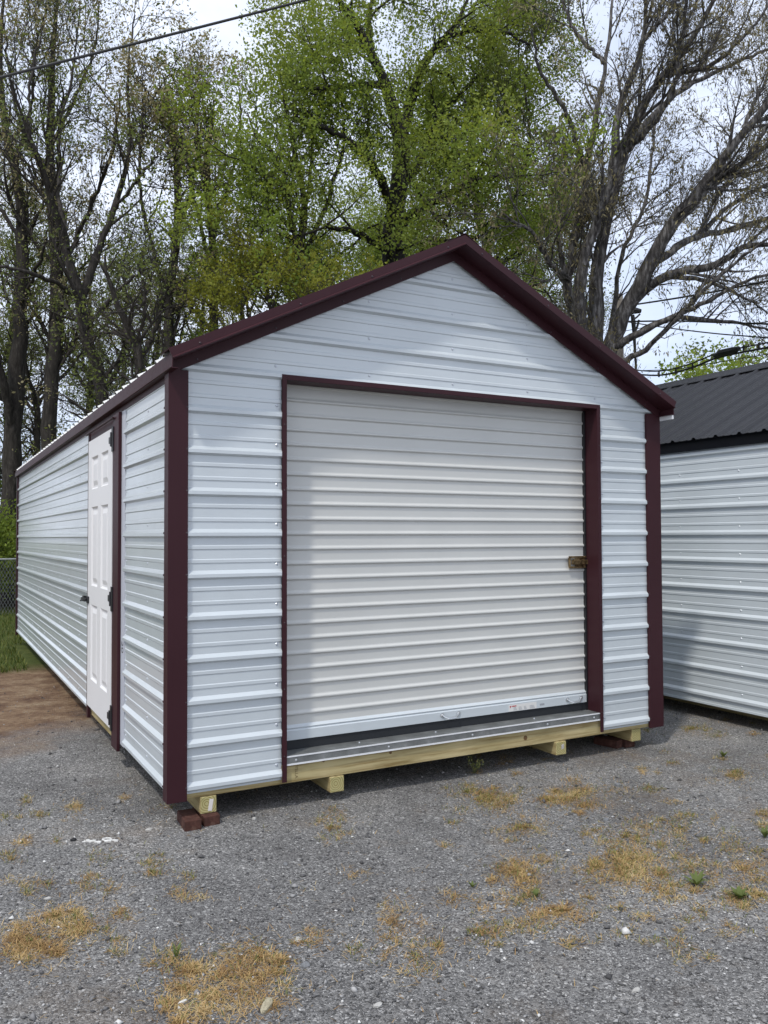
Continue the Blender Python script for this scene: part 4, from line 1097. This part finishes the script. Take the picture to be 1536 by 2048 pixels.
# the bundled cable with a splice case and hangers
b1 = [(1250, 736, D), (1290, 742, D - .7), (1330, 741, D - 1.4), (1380, 728, D - 2.2), (1430, 708, D - 3.0), (1480, 696, D - 3.7), (1536, 685, D - 4.5), (1700, 650, D - 6.5)]
bc = empty('cable_bundle', at(*b1[0]), 'double black cable with hangers and a fat splice case drooping over the black roof', 'cable')
o0 = at(*b1[0])
for dz in (0, -0.095):
    w = np.array([at(a, b, c) for a, b, c in b1]) - o0 + np.array([0, 0, dz]); q, _ = resample(w, [.02] * len(w), 50, 0, rng)
    V, F = tube_arrays(q[None], np.full((1, 50), .022 if dz else .016), 6); link_mesh('cable', V, F, M_CABLE, bc, smooth=True)
sp = [at(1430, 712, D - 3.0) - o0, at(1442, 707, D - 3.2) - o0, at(1465, 702, D - 3.5) - o0, at(1478, 697, D - 3.7) - o0]
MB().tube(sp, [.05, .085, .085, .045], 8).build('splice_case', M_CABLE, bc)
for px, py, dd in ((1318, 745, 1.2), (1352, 740, 1.8), (1385, 731, 2.3), (1487, 694, 3.8), (1518, 688, 4.3)):
    a = at(px, py - 3, D - dd) - o0; b = at(px, py + 9, D - dd) - o0
    MB().tube([a, b], .022, 6).build('hanger', M_CABLE, bc)
# overhead cable across the top left
wire('overhead_cable', 'single black cable crossing the sky at the upper left', [(-420, 270, 7.2), (0, 155, 7.9), (310, 77, 8.5), (620, -2, 9.1), (1000, -100, 9.9)], .0135, None, 'cable')

# ------------------------------------------------------------------ grass, weeds, stones
def blades(name, cx, cy, cz, length, width, lean, m, g, bend=0.5):
    n = len(cx); a = g.random(n) * 6.283; ln = lean * (0.6 + 0.6 * g.random(n)); L_ = length * (0.5 + g.random(n))
    d = np.stack([np.cos(a) * np.sin(ln), np.sin(a) * np.sin(ln), np.cos(ln)], 1); ln2 = np.minimum(ln + bend, 1.62)
    d2 = np.stack([np.cos(a) * np.sin(ln2), np.sin(a) * np.sin(ln2), np.cos(ln2)], 1)
    s = np.stack([-np.sin(a), np.cos(a), np.zeros(n)], 1) * (width * (0.6 + 0.8 * g.random(n)))[:, None] * .5
    p0 = np.stack([cx, cy, cz], 1); p1 = p0 + d * (L_ * .55)[:, None]; p2 = p1 + d2 * (L_ * .45)[:, None]
    p1[:, 2] = np.maximum(p1[:, 2], p0[:, 2] + .003); p2[:, 2] = np.maximum(p2[:, 2], p0[:, 2] + .002)
    V = np.stack([p0 - s, p0 + s, p1 + s * .8, p1 - s * .8, p2], 1).reshape(-1, 3)
    k = np.arange(n)[:, None] * 5
    F = np.concatenate([k + np.array([[0, 1, 2]]), k + np.array([[0, 2, 3]]), k + np.array([[3, 2, 4]])], 0)
    return V, F


patches = [  # px, py, half width, half height (photo pixels), weight, green share
    (60, 1880, 75, 36, 1.2, .05), (125, 1835, 60, 36, 1.0, .1), (25, 1905, 45, 24, .8, .15), (175, 1768, 30, 18, .6, .3), (372, 1786, 32, 14, .8, .1),
    (455, 1975, 105, 50, 1.6, .08), (525, 1925, 58, 36, 1.1, .15), (400, 2010, 60, 40, 1.2, .1), (350, 1925, 34, 34, .7, .3), (560, 1960, 30, 40, .5, .35), (440, 1915, 40, 14, .4, .4),
    (622, 1876, 28, 22, .8, .15), (668, 1642, 34, 26, .6, .4), (690, 1668, 24, 12, .35, .3), (712, 1748, 28, 14, .3, .2), (715, 1905, 18, 22, .35, .6), (780, 1850, 60, 40, .5, .1), (850, 1922, 42, 36, .8, .35), (775, 1905, 30, 30, .3, .3),
    (980, 1598, 48, 24, .9, .3), (935, 1580, 40, 16, .5, .6), (1048, 1655, 60, 17, .7, .25), (1155, 1592, 66, 26, .9, .2), (1300, 1578, 24, 14, .45, .55), (1025, 1757, 42, 40, .9, .1), (1122, 1828, 60, 24, 1.0, .1), (1036, 1856, 28, 18, .5, .1),
    (1262, 1725, 64, 50, 1.1, .2), (1225, 1690, 40, 26, .6, .4), (1335, 1797, 36, 18, .7, .2), (1300, 1770, 30, 20, .5, .1), (1500, 1797, 45, 22, .9, .35), (1252, 1870, 18, 16, .5, .4), (1368, 1900, 22, 27, .7, .45), (1415, 1918, 18, 13, .4, .3),
    (1510, 1732, 36, 26, .8, .1), (1388, 1725, 26, 16, .5, .4), (1465, 1555, 32, 15, .6, .35), (1365, 1665, 26, 12, .4, .4), (915, 1797, 50, 18, .5, .15), (965, 1823, 14, 10, .4, .0), (1130, 1887, 34, 9, .35, .05), (1288, 1832, 24, 13, .5, .05),
    (1528, 1630, 20, 14, .6, .3), (1394, 1457, 26, 9, .5, .6), (1440, 1470, 20, 8, .3, .7), (1340, 1730, 50, 40, .4, .3), (1430, 1770, 60, 30, .5, .3), (1460, 1690, 50, 30, .4, .5), (960, 1530, 24, 10, .12, .9), (1180, 1760, 50, 30, .25, .2),
    (205, 1715, 40, 14, .22, .7), (310, 1708, 30, 12, .2, .7), (45, 1765, 40, 14, .35, .2), (150, 1620, 30, 22, .25, .1), (10, 1632, 14, 10, .4, .8), (1320, 1670, 60, 40, .25, .4), (1090, 1720, 60, 40, .15, .3),
]
g = np.random.default_rng(9)
for _ in range(95):                      # small ragged tufts all over the right of the lot, a few on the left
    u_ = g.random(2)
    px0, py0 = (880 + 680 * u_[0], 1440 + 480 * u_[1] ** 1.2) if g.random() < .8 else (10 + 420 * u_[0], 1590 + 330 * u_[1])
    sc_ = (py0 - 1300) / 500
    patches.append((px0, py0, (10 + 26 * g.random()) * sc_, (6 + 12 * g.random()) * sc_, .3 + .5 * g.random(), g.random() * .8))
SX = []; SY = []; BX = []; BY = []
for px, py, hw, hh_, wt, gs in patches:
    c0 = on_ground(px, py); ax = on_ground(px + hw, py) - c0; ay = on_ground(px, py - hh_) - c0
    area = math.pi * np.linalg.norm(ax) * np.linalg.norm(ay)
    n = int(area * (15000 if wt < .85 else 26000) * min(wt, 1.25)) + 20
    k = 14; cs = g.normal(0, .48, (k, 2)); which = np.minimum((k * g.random(n) ** 1.5).astype(int), k - 1)
    uv = cs[which] + g.normal(0, 1, (n, 2)) * (.10 + .22 * (np.arange(k) % 4) / 3)[which][:, None]
    far_ = g.random(n) < .12; uv[far_] = g.normal(0, .95, (far_.sum(), 2))
    pts = c0[None, :2] + uv[:, :1] * ax[None, :2] + uv[:, 1:] * ay[None, :2]
    isg = g.random(len(pts)) < gs * .75
    SX.append(pts[~isg]); BX.append(pts[isg])
# strays
st_ = np.stack([g.random(5200) * 7 - 1.5, g.random(5200) * 5 - 3.2], 1); st_ = st_[(np.sin(st_[:, 0] * 2.3 + 1) + np.sin(st_[:, 1] * 3.1) + .5 * st_[:, 0] - .6 + g.normal(0, .6, len(st_))) > 0]; BX.append(st_[::7]); SX.append(st_)
sp_ = np.vstack(SX); bp_ = np.vstack(BX)
V, F = blades('', sp_[:, 0], sp_[:, 1], ground_h(sp_[:, 0], sp_[:, 1]) - .001, .030, .0025, 1.40, None, g, .3)
tag(link_mesh('dry_grass', V, F, M_STRAW), kind='stuff')
V, F = blades('', bp_[:, 0], bp_[:, 1], ground_h(bp_[:, 0], bp_[:, 1]) - .001, .026, .0026, .85, None, g, .5)
tag(link_mesh('green_grass', V, F, M_BLADE), kind='stuff')
n = 42000
lx = g.random(n) * 9 - 8; ly = 6.1 + (g.random(n) ** 1.4) * 11
keep = (lx < -0.05) | (ly > 8.75); keep &= (ly > 6.2 + .25 * np.sin(lx * 3.1) + .2 * g.random(n)); lx, ly = lx[keep], ly[keep]
V, F = blades('', lx, ly, ground_h(lx, ly) - .002, .085, .009, .5, None, g)
tag(link_mesh('grass', V, F, M_LAWN), kind='stuff')


def rosette(name, label, px, py, nl, ll, wd, m, seed, lean=0.9, cat='weed'):
    g = np.random.default_rng(seed); p = on_ground(px, py); p[2] = float(ground_h(p[0], p[1]))
    t = empty(name, p, label, cat); mb = MB()
    for i in range(nl):
        a = i * 2.399 + g.normal(0, .2); l = ll * (.6 + .5 * g.random()); e = lean * (.55 + .6 * g.random()); w = wd * (.7 + .5 * g.random())
        d = np.array([math.cos(a) * math.sin(e), math.sin(a) * math.sin(e), math.cos(e)]); s = np.array([-math.sin(a), math.cos(a), 0]) * w / 2; e2 = min(e + .45, 1.5)
        d2 = np.array([math.cos(a) * math.sin(e2), math.sin(a) * math.sin(e2), math.cos(e2)])
        q0 = np.zeros(3); q1 = d * l * .35; q2 = q1 + d * l * .3 ; q3 = q2 + d2 * l * .35; fold = np.array([0, 0, -.12 * w])
        V = [q0 - s * .25, q0 + s * .25, q1 - s + fold * -1, q1, q1 + s, q2 - s * .9, q2 + fold, q2 + s * .9, q3]
        lf = MB().add(V, [(0, 1, 4, 3), (0, 3, 2), (2, 3, 6, 5), (3, 4, 7, 6), (5, 6, 8), (6, 7, 8)]).build('leaf', m, t, smooth=True)
    return t


rosette('weed', 'bright green rosette weed among dry grass at the right', 1393, 1772, 15, .075, .016, M_WEED, 1, 1.0)
rosette('weed', 'yellow-green clump weed right of the rosette, in the dry grass', 1478, 1800, 22, .06, .018, M_WEED, 2, .8)
rosette('weed', 'green tuft at the right edge beyond the rosette weed', 1530, 1676, 14, .07, .012, M_WEED, 3, .6)
rosette('weed', 'small green sprout above the straw patch right of centre', 945, 1777, 8, .035, .012, M_WEED, 4, .7)
rosette('weed', 'tall dark sprout at the top of the nearest straw patch', 352, 1912, 9, .06, .008, M_WEED, 5, .45)
rosette('weed', 'small green sprout between the two straw patches in the middle right', 1072, 1797, 9, .04, .011, M_WEED, 6, .7)
rosette('weed', 'dark green tuft between the sheds, near the black-roofed shed', 1447, 1516, 14, .06, .014, M_WEED, 7, .7)
# the wispy weed under the front beam
p = on_ground(948, 1545); p[2] = float(ground_h(p[0], p[1])); t = empty('weed', p, 'wispy pale weed with small leaves in the shade under the front beam', 'weed')
mb = MB(); g2 = np.random.default_rng(4)
for i in range(7):
    a = g2.random() * 6.28; h = .05 + .07 * g2.random(); e = np.array([math.cos(a) * .06, math.sin(a) * .03, h])
    mb.tube([np.zeros(3), e * .5 + np.array([0, 0, h * .15]), e], .0012, 4)
    for q in range(5):
        c = e * (.5 + .12 * q) + g2.normal(0, .006, 3); s = .011
        mb.add([c, c + np.array([s, 0, .3 * s]), c + np.array([s, s * .3, s]), c + np.array([0, .2 * s, s * .8])], [(0, 1, 2, 3)])
mb.build('stalks', M_BLADE, t)


def stone(name, label, px, py, sx, sy, sz, m, seed, rz=0, cat='stone'):
    g = np.random.default_rng(seed); p = on_ground(px, py); p[2] = float(ground_h(p[0], p[1]))
    import bmesh
    bm = bmesh.new(); bmesh.ops.create_icosphere(bm, subdivisions=2, radius=1)
    ph = g.random(6) * 6.28
    for v in bm.verts:
        c = v.co; k = 1 + .13 * math.sin(3 * c.x + ph[0]) + .12 * math.sin(4 * c.y + ph[1]) + .1 * math.sin(5 * c.z + ph[2]) + g.normal(0, .03)
        v.co = Vector((c.x * sx * k, c.y * sy * k, max(c.z, -.4) * sz * k + sz * .25))
    me = bpy.data.meshes.new(name); bm.to_mesh(me); bm.free(); me.materials.append(m)
    o = bpy.data.objects.new(name, me); C.objects.link(o); o.location = p; o.rotation_euler = (0, 0, rz); tag(o, label, cat)


stone('stone', 'flat pale stone chip in front of the shed\'s left corner bricks', 299, 1660, .022, .012, .008, M_STONE, 1, .5)
stone('stone', 'rounded pale stone right of the left corner bricks', 508, 1641, .013, .011, .010, M_STONE, 2)
stone('stone', 'black lump of stone left of the white scrap', 146, 1681, .016, .012, .011, M_STONEK, 3)
stone('stone', 'pale stone at the upper edge of the left straw patch', 95, 1797, .014, .011, .009, M_STONE, 4)
stone('stone', 'grey pebble beside the straw patch at centre bottom', 611, 1931, .017, .013, .012, M_STONEG, 5)
stone('stone', 'pale pebble left of the small straw tuft at centre', 597, 1880, .014, .012, .010, M_STONE, 6)
stone('stone', 'dark grey stone below the straw at the right front of the shed', 1236, 1570, .02, .015, .016, M_STONEG, 7)
stone('stone', 'flat grey slate piece beside the tufts at lower right', 1314, 1870, .026, .013, .007, M_STONEG, 8)
stone('stone', 'white pebble alone in the gravel at lower right', 1272, 1985, .017, .011, .008, M_STONE, 9)
stone('stone', 'white pebble in the bottom gravel right of the wood chunk', 755, 2012, .016, .013, .009, M_STONE, 10)
stone('stone', 'grey stone in the gravel before the straw right of the front beam', 1211, 1640, .022, .013, .010, M_STONEG, 11)
stone('stone', 'dark pebble in open gravel below the second skid', 571, 1728, .012, .011, .010, M_STONEG, 12)
stone('wood_chunk', 'broken pale wood chunk lying below the nearest straw patch', 533, 2013, .042, .016, .015, M_WOODCHUNK, 13, .9, 'wood')
stone('white_scrap', 'small white scrap on the left of the nearest straw patch', 364, 2002, .016, .007, .006, M_PALE, 14, .2, 'scrap')
# torn white strip on the gravel
p = on_ground(200, 1683); mb = MB()
xs_ = np.linspace(-.09, .09, 12); 
for i in range(11):
    h0 = .0035 + .004 * abs(math.sin(i * 1.7)); y0 = .012 * math.sin(i * .9)
    if i == 6: continue
    mb.box((xs_[i], y0 - .004 - .004 * (i % 3), .0), (xs_[i + 1] + .001, y0 + .004 + .003 * (i % 2), h0))
mb.tube([(.03 + .022 * math.cos(a), .018 + .016 * math.sin(a), .006) for a in np.linspace(0, 5.6, 12)], .004, 5)
o = mb.build('white_scrap', M_PALE); o.location = (p[0], p[1], float(ground_h(p[0], p[1]))); o.rotation_euler = (0, 0, R(-27)); tag(o, 'torn white plastic strip curled on the gravel left of the shed corner', 'scrap')

# loose gravel on top of the packed stone
g = np.random.default_rng(2)
n = 40000
u = g.random(n); dist = 1.9 * (9.5 / 1.9) ** u; ang_ = (g.random(n) - .5) * 1.15
fwd = unit(np.array([FW[0], FW[1]])); rgt = np.array([fwd[1], -fwd[0]])
px_ = CAM[0] + dist * (np.cos(ang_) * fwd[0] + np.sin(ang_) * rgt[0]); py_ = CAM[1] + dist * (np.cos(ang_) * fwd[1] + np.sin(ang_) * rgt[1])
keep = ~((px_ < 0.2) & (py_ > 2.4 + .75 * px_ + g.normal(0, .35, n)) & (g.random(n) > .45))
px_, py_ = px_[keep], py_[keep]; n = len(px_)
sz = .0034 * np.exp(g.normal(0, .55, n)); sz = np.clip(sz, .0016, .019)
oc = np.array([[1, 0, 0], [0, 1, 0], [-1, 0, 0], [0, -1, 0], [0, 0, 1.0], [0, 0, -.6]])
V = oc[None] * (1 + g.normal(0, .22, (n, 6, 1))) + g.normal(0, .16, (n, 6, 3))
V *= np.stack([np.ones(n), .6 + .4 * g.random(n), .45 + .4 * g.random(n)], 1)[:, None, :] * sz[:, None, None]
a = g.random(n) * 6.283; ca, sa = np.cos(a)[:, None], np.sin(a)[:, None]
V = np.stack([V[..., 0] * ca - V[..., 1] * sa, V[..., 0] * sa + V[..., 1] * ca, V[..., 2]], -1)
V += np.stack([px_, py_, ground_h(px_, py_) + sz * .25], 1)[:, None, :]
fo = np.array([[0, 1, 4], [1, 2, 4], [2, 3, 4], [3, 0, 4], [1, 0, 5], [2, 1, 5], [3, 2, 5], [0, 3, 5]])
F = (np.arange(n)[:, None, None] * 6 + fo[None]).reshape(-1, 3)
tag(link_mesh('gravel', V.reshape(-1, 3), F, M_PEB), kind='stuff')
